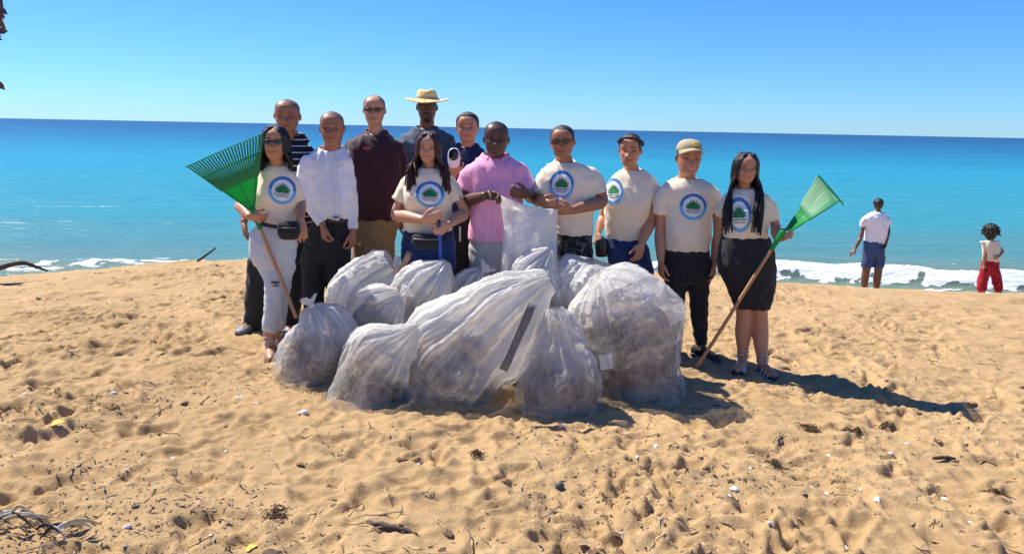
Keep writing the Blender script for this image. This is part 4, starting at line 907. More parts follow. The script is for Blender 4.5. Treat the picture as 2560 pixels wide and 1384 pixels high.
# the two children down by the water, seen from behind
B13 = person('person in white T-shirt and blue shorts facing the sea with one arm out', 11.0, 'deep', (2198, 497, 526, 176, -4, 3), (2197, 531),
    dict(mat=fabric('white_cotton', (.82, .82, .88), .9, 260, .1, .03), rows=[(526, 2184, 2210, .7), (531, 2174, 2218, .6), (540, 2161, 2220, .55), (560, 2164, 2220, .6), (585, 2164, 2218, .6), (608, 2161, 2213, .62)],
         sleeves=[([(2168, 540), (2159, 552), (2158, 566)], (9, 9.5, 9)), ([(2215, 540), (2220, 550), (2221, 562)], (9, 9, 8.5))], amp=.012),
    dict(mat=fabric('blue_shorts', (.055, .095, .20), .9, 300, .1, .08), name='shorts', rows=[(602, 2160, 2212, .62), (625, 2157, 2211, .62), (640, 2156, 2210, .6)], r=(14.5, 14, 10), cut=.62),
    arms=[dict(pts=[(2167, 541), (2152, 592, .0), (2138, 622, -.05)], tip=(2126, 634, -.05), n=(.5, 0, -.8), thumb=(.5, -.6, .3), L=.14, curl=.2, k=.72), dict(pts=[(2216, 541), (2221, 576, -.02), (2216, 606, -.08)], tip=(2213, 622, -.1), **HANG_R, L=.13, k=.72)],
    eyes=False, hair=short_hair((.012, .010, .009), (.035, .028, .024), .05, ([0, .5, .8, 1.05, 1.3, 1.6, 2.2, 3.2], [.75, .74, .66, .55, .40, .36, .2, .12])), legs=[[(2171, 640), (2164, 684), (2160, 728)], [(2198, 640), (2195, 684), (2190, 728)]], bare_legs=(11.5, 9.5, 9.6, 6.2), feet='shoes', shoe_col=(.03, .03, .03), foot_ang=(172, 188), seed=13, group='children at the edge of the sea', neck_r=.045)
B14 = person('small person in sleeveless cream top and red patterned trousers facing the sea', 10.5, 'brown', (2478, 563, 596, 170, 2, -4), (2478, 601),
    dict(mat=fabric('cream_top', (.74, .66, .50), .9, 260, .1, .04), name='sleeveless_top', rows=[(596, 2466, 2490, .7), (601, 2460, 2498, .62), (608, 2456, 2499, .6), (628, 2458, 2498, .66), (645, 2458, 2497, .7), (654, 2457, 2496, .72)],
         sleeves=[([(2462, 605), (2456, 606), (2451, 604)], (6, 6, 3)), ([(2494, 606), (2498, 607), (2501, 608)], (6, 5, 3))], amp=.008),
    dict(mat=fabric('red_print', (.50, .018, .035), .9, 260, .1, .08, .1, (.10, .01, .02), 'print'), rows=[(650, 2457, 2496, .72), (668, 2453, 2497, .70), (682, 2450, 2499, .62)], r=(12, 11.5, 11), crop=.12),
    arms=[dict(pts=[(2460, 607), (2462, 636, -.04), (2460, 662, -.04)], tip=(2456, 672, -.04), **HANG_L, L=.10, k=.6), dict(pts=[(2497, 608), (2506, 628, .02), (2496, 642, -.08)], tip=(2490, 646, -.12), n=(-.5, .6, 0), thumb=(0, -.3, 1), L=.10, k=.6)],
    eyes=False, legs=[[(2462, 680), (2456, 702), (2454, 728)], [(2488, 680), (2492, 702), (2496, 728)]], foot_ang=(165, 190), seed=14, group='children at the edge of the sea', neck_r=.040)
H = B14['H']; g = G(); H.hair_cap(.14, '', None, None, None, ([0, .5, .8, 1.05, 1.3, 1.6, 2.2, 3.2], [.80, .78, .68, .52, .32, .22, .05, -.02]), .5, g); rg = random.Random(3)
for k in range(70):
    a = rg.uniform(-math.pi, math.pi); b = rg.uniform(-.3, 1.2); dv = np.array([math.sin(a) * math.cos(b), math.cos(a) * math.cos(b) * .9 + .1, math.sin(b)])
    if dv[1] < -.55: continue
    c0 = np.array([0, .03, .52]); p0 = c0 + dv * .42; p1 = c0 + dv * rg.uniform(.58, .66) + [0, 0, -.04]; lock(g, [H.w(p0), H.w(.5 * (p0 + p1) + [rg.uniform(-.05, .05), 0, .03]), H.w(p1 + [rg.uniform(-.08, .08), 0, -.06])], .018, .006, 6)
g.obj('hair', hair_mat('hair_10_35', BLK, BLKH), B14['root'], B14['loc'])
# ------------------------------------------------------------------ rubbish bags
def film_mat(name, clear=.30, tint=(.95, .92, .87), thru=.45):
    t = NT(name); co = t.coord('Object'); n = t.noise(7, 4, .6, co); uv = t.node('ShaderNodeAttribute', attribute_name='fuv').outputs['Vector']
    s1 = t.noise(3.2, 7, .62, uv, .5); s2 = t.noise(26, 4, .6, co, .7)
    rid = t.math('ABSOLUTE', t.math('SUBTRACT', s1, .5))
    b = t.bump(t.math('ADD', t.math('MULTIPLY', rid, -1.5), t.math('MULTIPLY', t.math('ABSOLUTE', t.math('SUBTRACT', s2, .5)), -.8)), .8, .020)
    t.P(base=tint, rough=.20, spec=.7, normal=b)
    tr = t.node('ShaderNodeBsdfTranslucent'); tr.inputs[0].default_value = (*tint, 1); t.l.new(b, tr.inputs['Normal'])
    tp = t.node('ShaderNodeBsdfTransparent'); tp.inputs[0].default_value = (.97, .97, .97, 1)
    m1 = t.node('ShaderNodeMixShader'); m1.inputs[0].default_value = thru; t.l.new(t.p.outputs[0], m1.inputs[1]); t.l.new(tr.outputs[0], m1.inputs[2])
    m2 = t.node('ShaderNodeMixShader'); k = t.math('ADD', t.math('MULTIPLY', t.attr('press'), t.ramp(n, [(.3, .28), (.7, .62)])), clear * .55); t.l.new(k, m2.inputs[0]); t.l.new(m1.outputs[0], m2.inputs[1]); t.l.new(tp.outputs[0], m2.inputs[2])
    t.l.new(m2.outputs[0], t.out.inputs['Surface']); return t.mat
FILM = film_mat('clear_bag_film', .50); FILM_W = film_mat('white_bag_film', .26)
def rubbish_mat():
    t = NT('leaf_litter'); co = t.coord('Object'); n = t.noise(14, 6, .7, co, .5); n2 = t.noise(60, 4, .7, t.coord('Object', (1, 1, .35)), 1.); n3 = t.noise(7, 3, .6, co)
    c = t.ramp(n, [(.28, (.06, .042, .03)), (.42, (.22, .15, .10)), (.55, (.38, .28, .19)), (.7, (.58, .48, .36))])
    c = t.mix(t.ramp(n2, [(.5, 0.), (.62, .8)]), c, (.07, .05, .04)); c = t.mix(t.ramp(n3, [(.6, 0.), (.7, .6)]), c, (.5, .45, .38))
    return t.P(base=c, rough=.9, spec=.2, normal=t.bump(t.math('ADD', n, n2), .9, .03))
LITTER = rubbish_mat()
BAGS = []
def bag(label, Y, spine, fill=.6, seed=1, film=FILM, ratio=.78, fold=1.0, tuft=True, lump=1.0, e=2.3, n=132, m=120):
    """spine: (x px, y px, half-width px[, dy]) from the bottom up to the gathered neck"""
    S = np.array([[*s, 0][:4] for s in spine], float); Q = resample(S, 12); idx = np.linspace(0, len(Q) - 1, m); Q = np.stack([np.interp(idx, np.arange(len(Q)), Q[:, k]) for k in range(4)], 1)
    C = np.array([PX(q[0], q[1], Y + q[3]) for q in Q]); W = np.array([max(1., q[2]) * SC(q[1], Y) for q in Q])
    T = np.gradient(C, axis=0); T[:, 1] *= .3; T /= np.linalg.norm(T, axis=1)[:, None]
    # keep the lower rings level, let the upper ones follow the lean
    lev = sstep(.0, .45, np.linspace(0, 1, m))[:, None]; T = T * lev + np.array([0, 0, 1.]) * (1 - lev); T /= np.linalg.norm(T, axis=1)[:, None]
    a = np.linspace(0, 2*np.pi, n, endpoint=False); v = np.linspace(0, 1, m)
    rings = []
    for k in range(m):
        s = unit(np.cross(np.array([0, 1., 0]), T[k])); dep = np.cross(T[k], s); rings.append(ell(C[k], s, dep, W[k], min(W[k] * ratio, .30), n, e))
    base = np.array(rings)                                     # m, n, 3
    def disp(V, amp):
        A_, V_ = np.meshgrid(a, v); cen = C[:, None, :]; out = V - cen; out /= np.maximum(1e-6, np.linalg.norm(out, axis=2))[..., None]
        ph = np.stack([np.cos(A_) * 2.2, np.sin(A_) * 2.2, V_ * .9 + seed * 3.1], -1).reshape(-1, 3); ph2 = ph * [2.6, 2.6, 1.3] + 5; ph3 = ph * [5.5, 5.5, 1.8] + 9
        P_ = V.reshape(-1, 3); nw = (.45 + .55 * sstep(.2, .8, V_)).ravel()
        r1 = 1 - np.abs(perlin(ph, seed)); r2 = 1 - np.abs(perlin(ph2, seed + 1)); r3 = 1 - np.abs(perlin(ph3, seed + 2)); c1 = 1 - np.abs(perlin(P_ * 9 + seed, seed + 3)); c2 = 1 - np.abs(perlin(P_ * [17, 17, 24], seed + 4))
        lum = perlin(P_ * 5.5, seed + 5)
        wq = P_ + .05 * np.stack([perlin(P_ * 7, seed + 20), perlin(P_ * 7 + 5, seed + 21), perlin(P_ * 7 + 9, seed + 22)], 1); k1 = (1 - np.abs(perlin(wq * 6.5, seed + 23))) ** 5; k2 = (1 - np.abs(perlin(wq * [15, 15, 13], seed + 24))) ** 5
        d = fold * nw * (.036 * (r1 ** 2 - .5) + .028 * (r2 ** 2 - .5) + .012 * (r3 ** 2 - .5)) + .012 * k1 + .005 * k2 + .004 * (c2 ** 2 - .5) + .012 * lump * lum + .085 * lump * perlin(P_ * 2.6, seed + 6)
        lim = np.repeat(np.minimum(1, W / .12), n); return V + out * (d * amp * lim).reshape(m, n, 1)
    V = disp(base, 1.0).reshape(-1, 3)
    gz = np.array([ground_z(p[0], p[1]) for p in V[::1]]) if False else base_z(V[:, 0], V[:, 1]) + .0
    g0 = ground_z(C[0][0], C[0][1]); V[:, 2] = np.maximum(V[:, 2], np.minimum(gz, g0) - .015)
    loc = np.array([C[0][0], Y, g0]); root = empty('rubbish_bag', loc); tag(root, label, 'rubbish bag', 'filled rubbish bags heaped on the sand')
    Fc = grid_faces(m, n); c0 = len(V); V = np.concatenate([V, [V[:n].mean(0)]]); Fc += [[c0, (j+1) % n, j] for j in range(n)]
    fo_ = mesh_obj('plastic_film', V, Fc, film, root, True, loc); A_, V_ = np.meshgrid(a, v); fu = np.stack([np.cos(A_) * 2.4, np.sin(A_) * 2.4, V_ * 1.5 + seed], -1).reshape(-1, 3); fu = np.concatenate([fu, fu[:1]]); at_ = fo_.data.attributes.new('fuv', 'FLOAT_VECTOR', 'POINT'); at_.data.foreach_set('vector', fu.astype(np.float32).ravel()); pr_ = sstep(fill + .10, fill - .10, V_ + .10 * perlin(base.reshape(-1, 3) * 4, seed + 7).reshape(V_.shape)).ravel(); set_attr(fo_.data, 'press', np.append(pr_, 1))
    # what is inside: a settled mass of leaves and litter
    mf = max(4, int(m * fill)); inner = base[:mf].copy(); cen = C[:mf, None, :]; k = .92 - .25 * sstep(.75, 1, np.linspace(0, 1, mf))[:, None, None]; inner = cen + (inner - cen) * k
    step = 2; inn = inner[::step, ::2]; rr_ = [r for r in inn]; top = rr_[-1].mean(0)
    for f_, h_ in ((.75, .015), (.45, .03), (.15, .035)): rr_.append(top + (rr_[len(inn) - 1] - top) * f_ + np.array([0, 0, h_]))
    V2, F2 = loft(rr_); V2 = V2 + .016 * perlin(V2 * 12, seed + 8)[:, None] * unit(np.array([.5, -.6, .6])) + .012 * perlin(V2 * 27, seed + 9)[:, None] * unit(np.array([-.5, -.6, .5])); V2[:, 2] = np.maximum(V2[:, 2], np.minimum(base_z(V2[:, 0], V2[:, 1]), g0) - .005)
    mesh_obj('leaf_litter', V2, F2, LITTER, root, True, loc)
    # gathered end of the bag: ruffled film
    if tuft:
        tp, tt, w = C[-1], T[-1], min(max(W[-1], .012), .016); s = unit(np.cross(np.array([0, 1., 0]), tt)); dep = np.cross(tt, s); rows_ = []; rg = np.random.default_rng(seed)
        for q in np.linspace(0, 1, 9):
            rw = []
            for aa in np.linspace(0, 2*np.pi, 61):
                R_ = w * (.8 + 2.1 * q + q * .9 * math.sin(5 * aa + seed) + .5 * q * math.sin(11 * aa + 2 * seed)); rw.append(tp + tt * (q * w * 3.0 * (1 + .35 * math.sin(3 * aa + seed))) + s * math.cos(aa) * R_ + dep * math.sin(aa) * R_ * .6)
            rows_.append(rw)
        V3 = np.array(rows_).reshape(-1, 3); mesh_obj('gathered_end', V3, [[i*61+j, i*61+j+1, (i+1)*61+j+1, (i+1)*61+j] for i in range(8) for j in range(60)], film, root, True, loc)
    BAGS.append(dict(root=root, loc=loc, V=V, F=Fc)); return BAGS[-1]
bag('round knotted rubbish bag with dark contents nearest the ripped white jeans', 4.66, [(783, 985, 48), (781, 972, 72), (783, 930, 82), (790, 885, 84), (797, 840, 78), (794, 803, 62), (784, 778, 40), (778, 764, 20)], .55, 101, FILM, tuft=True)
bag('half-open white rubbish bag with torn mouth holding a wooden stick', 5.08, [(884, 860, 44), (882, 830, 56), (888, 790, 60), (900, 750, 64), (915, 715, 62), (940, 690, 50), (968, 674, 38), (984, 664, 30)], .35, 102, FILM_W, tuft=True, fold=1.3)
bag('small brownish rubbish bag wedged behind the lying bag', 4.80, [(928, 895, 48), (930, 870, 60), (936, 830, 66), (950, 790, 64), (972, 762, 48), (992, 745, 28), (1004, 736, 12)], .6, 103, FILM)
bag('rubbish bag with tall pointed peak in front of the blue pole', 4.92, [(1030, 875, 66), (1032, 850, 80), (1038, 800, 88), (1048, 760, 80), (1070, 722, 58), (1094, 688, 34), (1110, 664, 16), (1116, 653, 8)], .5, 104, FILM_W, tuft=False, fold=1.3)
bag('plump rubbish bag slumped on its side at the front of the heap', 4.36, [(940, 1040, 62), (936, 1024, 88), (934, 975, 96), (948, 920, 100), (974, 880, 86), (1006, 850, 52), (1030, 830, 26), (1046, 815, 10)], .5, 105, FILM, tuft=False, lump=1.4)
bag('largest rubbish bag leaning over with a grey board beside it', 4.50, [(1085, 1058, 90), (1084, 1040, 118), (1098, 990, 138), (1122, 935, 140), (1164, 872, 126), (1224, 808, 106), (1288, 752, 76), (1338, 718, 44), (1374, 700, 22)], .5, 106, FILM, fold=1.5, n=170, m=150, tuft=False)
bag('small white rubbish bag with ruffled top below the grey trousers', 5.06, [(1186, 850, 50), (1185, 800, 62), (1185, 760, 62), (1186, 724, 56), (1196, 696, 40), (1208, 680, 24)], .4, 107, FILM_W, fold=1.4)
bag('white rubbish bag with upright crumpled peak under the held-up bag', 4.90, [(1330, 870, 80), (1330, 820, 88), (1330, 760, 84), (1336, 705, 64), (1352, 664, 38), (1370, 634, 17), (1377, 622, 8)], .45, 108, FILM_W, tuft=False, fold=1.5)
bag('broad white rubbish bag at the back with a puffed empty top', 5.02, [(1490, 890, 90), (1490, 840, 112), (1492, 780, 122), (1496, 730, 124), (1500, 700, 118), (1504, 678, 98), (1508, 666, 66), (1510, 660, 30)], .40, 109, FILM_W, tuft=False, fold=1.5)
R9 = bag('tall brown-filled rubbish bag with a white paper label inside', 4.66, [(1612, 1045, 48), (1606, 1030, 74), (1600, 990, 98), (1588, 930, 110), (1566, 860, 124), (1546, 800, 134), (1532, 752, 126), (1522, 718, 100), (1512, 694, 66), (1504, 680, 34)], .62, 110, FILM, fold=1.2, n=170, m=150, tuft=False)
bag('triangular rubbish bag with a bright crumpled belly beside the tall brown-filled bag', 4.34, [(1406, 1066, 90), (1406, 1052, 103), (1403, 1010, 100), (1396, 945, 94), (1391, 885, 80), (1390, 835, 62), (1388, 795, 42), (1386, 770, 18)], .55, 111, FILM, ratio=.7, tuft=False)
# loose skirt of film on the tall bag and its paper label
rows_ = []
for i in range(14):
    u = i / 13
    rows_.append([PX(1605 + u * 112 - 55 * v * v * (1 - .3 * u) + 6 * math.sin(9 * v + 3 * u), 704 + 62 * u + v * (150 - 60 * u) * (1 - .35 * u) + 5 * math.sin(14 * u + 4 * v), 4.60 + .10 * u + .035 * math.sin(11 * v + 5 * u) + .02 * math.sin(23 * u)) for v in np.linspace(0, 1, 22)])
V_ = np.array(rows_).reshape(-1, 3); mesh_obj('loose_film', V_, [[i*22+j, i*22+j+1, (i+1)*22+j+1, (i+1)*22+j] for i in range(13) for j in range(21)], FILM_W, R9['root'], True, R9['loc'])
bv9 = BVHTree.FromPolygons([Vector(v) for v in R9['V']], [tuple(f) for f in R9['F']])
decal('paper_label', bv9, (1515, 904), [[(16 * u, 19 * v) for u in np.linspace(-1, 1, 7)] for v in np.linspace(-1, 1, 7)], plain('white_paper', (.80, .80, .82), .7, 0, .3, .04), R9['root'], R9['loc'], .006, -.12)

# the bag that two of the men hold open
hb_loc = PX(1320, 500, 5.06); hb_root = empty('empty_rubbish_bag', hb_loc); nA, nV = 90, 70; rows_ = []
for k in range(nV):
    v = k / (nV - 1)
    xl = np.interp(v, [0, .12, .35, .7, 1], [1245, 1252, 1260, 1254, 1246]); xr = np.interp(v, [0, .1, .3, .7, 1], [1395, 1394, 1393, 1392, 1378]); yl = 486 + 236 * v; yr = 523 + 200 * v; rw = []
    for j in range(nA):
        a = 2*np.pi * j / nA; u = .5 + .5 * math.cos(a); x = xl + (xr - xl) * u; y = yl + (yr - yl) * u + 9 * math.sin(math.pi * u) * (1 - v)
        fold = .018 * math.sin(13 * u + 3 * v + 2 * math.sin(3 * v)) * (.3 + v) + .014 * math.sin(26 * u - 5 * v) * v + .02 * math.sin(5 * u + 7 * v)
        dep = math.sin(a) * (.010 + .07 * v) ; rw.append(PX(x, y, 5.05 + .04 * v + fold + dep))
    rows_.append(np.array(rw))
V_, F_ = loft(rows_, caps=False); V_ = V_ + np.array([0, 1., 0]) * (.012 * (1 - np.abs(perlin(V_ * [9, 9, 7], 131)) - .5))[:, None] + np.array([0, 1., 0]) * (.006 * perlin(V_ * 28, 132))[:, None]
ctr = [PX(1246, 486, 5.05), PX(1395, 523, 5.05)]
for c_ in ctr:
    dv = V_ - c_; rad_ = np.linalg.norm(dv, axis=1); an = np.arctan2(dv[:, 0], -dv[:, 2]); V_ = V_ + np.array([0, 1., 0]) * (.020 * ((1 - np.abs(perlin(np.stack([an * 3.4, rad_ * 1.2, an * 0], 1), 133))) ** 2 - .5) * np.clip(rad_ / .15, 0, 1) * np.exp(-rad_ / .45))[:, None]
mesh_obj('plastic_film', V_, F_, film_mat('held_bag_film', .40, (.95, .92, .88)), hb_root, True, hb_loc)
tag(hb_root, 'empty translucent white rubbish bag held open between two people', 'rubbish bag')

# ------------------------------------------------------------------ rakes, poles, boards
def wood(name, c1, c2, sc=(60, 60, 6)):
    t = NT(name); n = t.noise(1, 5, .65, t.coord('Object', sc)); c = t.mix(t.ramp(n, [(.3, 0.), (.7, 1.)]), c1, c2); return t.P(base=c, rough=.7, spec=.3, normal=t.bump(n, .25, .004))
PALEWOOD = wood('pale_wood', (.42, .21, .10), (.56, .31, .16)); GREYWOOD = wood('grey_wood', (.14, .12, .10), (.26, .23, .20)); DARKWOOD = wood('dark_driftwood', (.035, .024, .018), (.09, .065, .05)); DRYWOOD = wood('dry_twig', (.13, .085, .05), (.26, .18, .11)); STRAWM = wood('straw_stem', (.48, .37, .20), (.66, .54, .32))
def green_mat():
    t = NT('green_plastic'); n = t.noise(18, 3, .6, t.coord('Object')); c = t.mix(n, (.02, .46, .11), (.03, .60, .16)); t.P(base=c, rough=.32, spec=.5)
    tr = t.node('ShaderNodeBsdfTranslucent'); t.l.new(c, tr.inputs[0]); m = t.node('ShaderNodeMixShader'); m.inputs[0].default_value = .62; t.l.new(t.p.outputs[0], m.inputs[1]); t.l.new(tr.outputs[0], m.inputs[2]); t.l.new(m.outputs[0], t.out.inputs['Surface']); return t.mat
GREEN = green_mat(); GREEN_D = plain('green_tine', (.012, .24, .07), .35)
def rake(label, foot, grip, apex, t1, t2, n_t=24, hook=(0, -1, 0), rmax=.66):
    loc = np.array(foot); root = empty('leaf_rake', loc); tag(root, label, 'rake', 'green leaf rakes held upside down')
    foot, grip, apex, t1, t2 = [np.asarray(p, float) for p in (foot, grip, apex, t1, t2)]
    g = G(); ax = unit(apex - foot); g.add(*tube([foot, foot + (apex - foot) * .33 + [.004, 0, 0], foot + (apex - foot) * .66, apex + ax * .03], [.0125, .0125, .012, .011], 14, 6)); g.obj('handle', PALEWOOD, root, loc)
    g = G(); g.add(*tube([apex - ax * .10, apex - ax * .03, apex + ax * .03], [.016, .018, .020], 12, 4)); g.obj('socket', GREEN, root, loc)
    hk = unit(hook); mid = .5 * (t1 + t2); nrm = unit(np.cross(t2 - t1, mid - apex)); nrm = nrm if np.dot(nrm, hk) > 0 else -nrm
    def at(u, r): e = t1 + (t2 - t1) * u; return apex + (e - apex) * r + nrm * (.035 * math.sin(math.pi * u) * r + .03 * r * (1 - r))
    us = np.linspace(0, 1, 41); rs = np.linspace(.07, rmax, 18); V = np.array([[at(u, r) + nrm * .0035 * (1 if i % 4 < 2 else -1) * min(1, r * 3) for i, u in enumerate(us)] for r in rs]).reshape(-1, 3); n = len(us)
    o = mesh_obj('fan', V, [[i*n+j, i*n+j+1, (i+1)*n+j+1, (i+1)*n+j] for i in range(len(rs)-1) for j in range(n-1)], GREEN, root, True, loc); o.modifiers.new('s', 'SOLIDIFY').thickness = .003
    for k in range(n_t):
        u = k / (n_t - 1); g = G(); tip = at(u, 1.0); d = unit(tip - at(u, .9)); g.add(*tube([at(u, .50), at(u, .75), at(u, .93), tip, tip + d * .008 + nrm * .022, tip + d * .004 + nrm * .045], [.0062, .0062, .006, .0054, .0045, .0036], 7, 3)); g.obj('tine', GREEN_D, root, loc)
    g = G(); g.add(*tube([at(u, .78) + nrm * .004 for u in np.linspace(0, 1, 13)], [.0055] * 13, 8, 2)); g.obj('cross_bar', GREEN, root, loc)
    for u in (.06, .5, .94):
        g = G(); g.add(*tube([at(u, .05), at(u, .25) + nrm * .006, at(u, .58) + nrm * .004], [.006, .005, .003], 8, 4)); g.obj('rib', GREEN_D, root, loc)
    return root
rake('green leaf rake with wide fan raised beside the ripped white jeans', PX(740, 792, 4.92), PX(636, 546, 4.93), PX(636, 534, 4.93), PX(472, 418, 4.90), PX(656, 338, 4.94), 26)
fp = ground_at(1739, 922)
rake('green leaf rake seen edge-on held by the person in the black skirt', fp, PX(1945, 592, 5.03), PX(1950, 590, 5.03), PX(2045, 440, 5.22), PX(2097, 502, 4.84), 24, (1, -.3, .6), .93)
gr = ground_at(1112, 905)
r_ = empty('broom_pole', np.array([gr[0], gr[1], gr[2]])); g = G(); top_ = PX(1097, 556, 4.98); bot_ = PX(1109, 800, 5.04); bot_ = top_ + (bot_ - top_) * ((top_[2] - gr[2]) / (top_[2] - bot_[2])); g.add(*tube([bot_, .5 * (top_ + bot_), top_], [.0115] * 3, 12, 6)); g.obj('pole', plain('blue_plastic', (.02, .10, .55), .35), r_, np.array([gr[0], gr[1], gr[2]]))
g = G(); g.add(*tube([top_ - [0, 0, .03], top_, top_ + [0, 0, .012]], [.0135, .014, .009], 12, 3)); g.obj('end_cap', plain('dark_cap', (.02, .03, .10), .4), r_, np.array([gr[0], gr[1], gr[2]])); tag(r_, 'bright blue pole held upright against dark blue jeans', 'pole')
def board(name, label, cat, a, b, w, th, mat, cap_mat=None):
    a, b = np.asarray(a), np.asarray(b); d = unit(b - a); s = unit(np.cross(d, [0, 1, 0])); nn = np.cross(s, d); loc = a; rg = np.random.default_rng(len(label)); rings = []
    for t_ in np.linspace(0, 1, 9): rings.append(ell(a + (b - a) * t_, s, nn, w * (1 + .05 * rg.standard_normal()), th, 20, 6) )
    rings[-1] = rings[-1] + s * .006; g = G(); g.add(*loft(rings)); o = g.obj(name, mat, None, loc, True); o.location = loc.tolist(); tag(o, label, cat); return o
board('wooden_stick', 'short pale wooden stick poking out of the torn white bag', 'stick', PX(966, 742, 5.00), PX(1026, 630, 5.02), .019, .010, PALEWOOD)
board('grey_board', 'weathered grey board slanting between the two biggest bags', 'board', PX(1258, 925, 4.10), PX(1331, 760, 4.22), .026, .009, GREYWOOD)
# ------------------------------------------------------------------ what lies about on the sand
def put(o, p, rz, sc=1.0, tilt=0.0):
    o.location = [float(v) for v in p]; o.rotation_euler = (tilt, random.uniform(-.15, .15), rz); o.scale = (sc, sc, sc)
def twig_mesh(k):
    rg = random.Random(k); g = G(); n = 5; L = 1.0; y = 0; z = 0; pts = []
    for i in range(n): pts.append((L * (i / (n - 1) - .5), y, .02 + z)); y += rg.uniform(-.11, .11); z = rg.uniform(-.005, .09)
    g.add(*tube(pts, [.020, .026, .024, .018, .010], 6, 3))
    if k % 2: p = np.array(pts[2]); g.add(*tube([p, p + [.10, .14, .05], p + [.22, .22, .10]], [.018, .014, .007], 5, 2))
    return g
def leaf_mesh(k):
    rg = random.Random(k + 50); rows = []; c = rg.uniform(.2, .5); tw = rg.uniform(-.6, .6)
    for i in range(6):
        t_ = i / 5; w = .30 * math.sin(math.pi * min(1, .08 + t_ * .9)) ** .8; a = tw * (t_ - .5)
        rows.append([(t_ - .5, q * w * math.cos(a * q), .06 + abs(q) * w * c + .12 * math.sin(t_ * 3.0) + q * w * math.sin(a)) for q in (-1, -.5, 0, .5, 1)])
    V = np.array(rows).reshape(-1, 3); return V, [[i*5+j, i*5+j+1, (i+1)*5+j+1, (i+1)*5+j] for i in range(5) for j in range(4)]
def as_mesh(name, V, Fc, mat, smooth=True):
    me = bpy.data.meshes.new(name); me.from_pydata(np.asarray(V).tolist(), [], Fc); me.materials.append(mat)
    if smooth: me.polygons.foreach_set('use_smooth', [True] * len(me.polygons))
    return me
TW = []; ST = []; LF = []
for k in range(6):
    g = twig_mesh(k); TW.append(as_mesh('twig', g.arr(), g.F, DARKWOOD if k < 2 else DRYWOOD))
    g = twig_mesh(k + 20); ST.append(as_mesh('straw', g.arr() * [1, .8, .8], g.F, STRAWM))
LEAFM = [plain('dry_leaf_brown', (.17, .095, .05), .8, 0, .3, .2), plain('dry_leaf_tan', (.36, .24, .13), .8, 0, .3, .2), plain('dry_leaf_dark', (.12, .078, .05), .8, 0, .3, .2)]
for k in range(6): V_, F_ = leaf_mesh(k); LF.append(as_mesh('dry_leaf', V_, F_, LEAFM[k % 3]))
rg = random.Random(5)
def spot(ymin=2.5, ymax=8.6, pw=1.5):
    while True:
        y = ymin + (ymax - ymin) * rg.random() ** pw; x = rg.uniform(-1, 1) * (.70 * y + .1)
        if -1.45 < x < 1.05 and 3.95 < y < 6.4: continue
        return x, y
for k in range(230):
    x, y = spot(); o = bpy.data.objects.new('twig', TW[rg.choice((0, 1, 2, 2, 3, 3, 4, 4, 5, 5))]); COL.objects.link(o)
    L = rg.uniform(.05, .15) if rg.random() < .85 else rg.uniform(.16, .26); put(o, (x, y, ground_z(x, y) + .002), rg.uniform(0, 6.3), L, 0); o.scale = (L, L, min(L, .09) * 1.1); kk = TW.index(o.data); tag(o, ('long ' if L > .155 else 'short ' if L < .085 else '') + ('forked ' if kk % 2 else '') + ('dark twig' if kk < 2 else 'dry brown twig') + ' lying on the churned sand', 'twig', ('long ' if L > .155 else 'short ' if L < .085 else '') + ('forked ' if kk % 2 else 'straight ') + ('dark' if kk < 2 else 'brown') + ' twigs on the beach')
for k in range(140):
    x, y = spot(2.5, 7.6, 1.5); o = bpy.data.objects.new('straw', ST[rg.randrange(6)]); COL.objects.link(o); L = rg.uniform(.05, .14)
    put(o, (x, y, ground_z(x, y) + .003), rg.uniform(0, 6.3), L); o.scale = (L, L, .07); tag(o, 'pale yellow straw stem lying on the sand', 'straw', 'straw stems scattered over the beach')
for k in range(130):
    x, y = spot(2.5, 8.2, 1.4); o = bpy.data.objects.new('dry_leaf', LF[rg.randrange(6)]); COL.objects.link(o)
    put(o, (x, y, ground_z(x, y) - .001), rg.uniform(0, 6.3), rg.uniform(.03, .07)); o.scale[2] *= .55; cn = ('brown', 'tan', 'dark brown')[LF.index(o.data) % 3]; tag(o, 'small curled %s dry leaf lying on the sand' % cn, 'leaf', cn + ' dry leaves on the beach')
# fine crumbs that nobody could count
V_, F_ = [], []; rr_ = np.random.default_rng(9); N_ = 26000
yv = 2.45 + 6 * rr_.random(N_) ** 1.5; xv = rr_.uniform(-1, 1, N_) * (.72 * yv + .1); kp = perlin(np.stack([xv * .9, yv * 1.6, yv * 0 + 4.0], 1), 71) > rr_.uniform(-.25, .7, N_)
for x, y in zip(xv[kp], yv[kp]):
    z = ground_z(x, y); s = rr_.uniform(.002, .006) * (1.6 if rr_.random() < .08 else 1); a = rr_.uniform(0, 6.3); el_ = rr_.uniform(1, 4.2); ca, sa = math.cos(a), math.sin(a); b0 = len(V_)
    for u, w, h in ((-el_, 0, .2), (0, -1, .1), (el_, 0, .3), (0, 1, .2), (0, 0, 1.1)): V_.append((x + s * (u * ca - w * sa), y + s * (u * sa + w * ca), z + s * h * .8))
    F_ += [[b0, b0+1, b0+4], [b0+1, b0+2, b0+4], [b0+2, b0+3, b0+4], [b0+3, b0, b0+4]]
t = NT('debris_crumbs'); n_ = t.noise(23, 2, .5, t.coord('Object')); CR = t.P(base=t.ramp(n_, [(.25, (.07, .045, .03)), (.42, (.20, .13, .075)), (.52, (.38, .27, .15)), (.64, (.62, .55, .44))], 'CONSTANT'), rough=.85)
o = mesh_obj('beach_debris', V_, F_, CR, None, False); tag(o, kind='stuff')
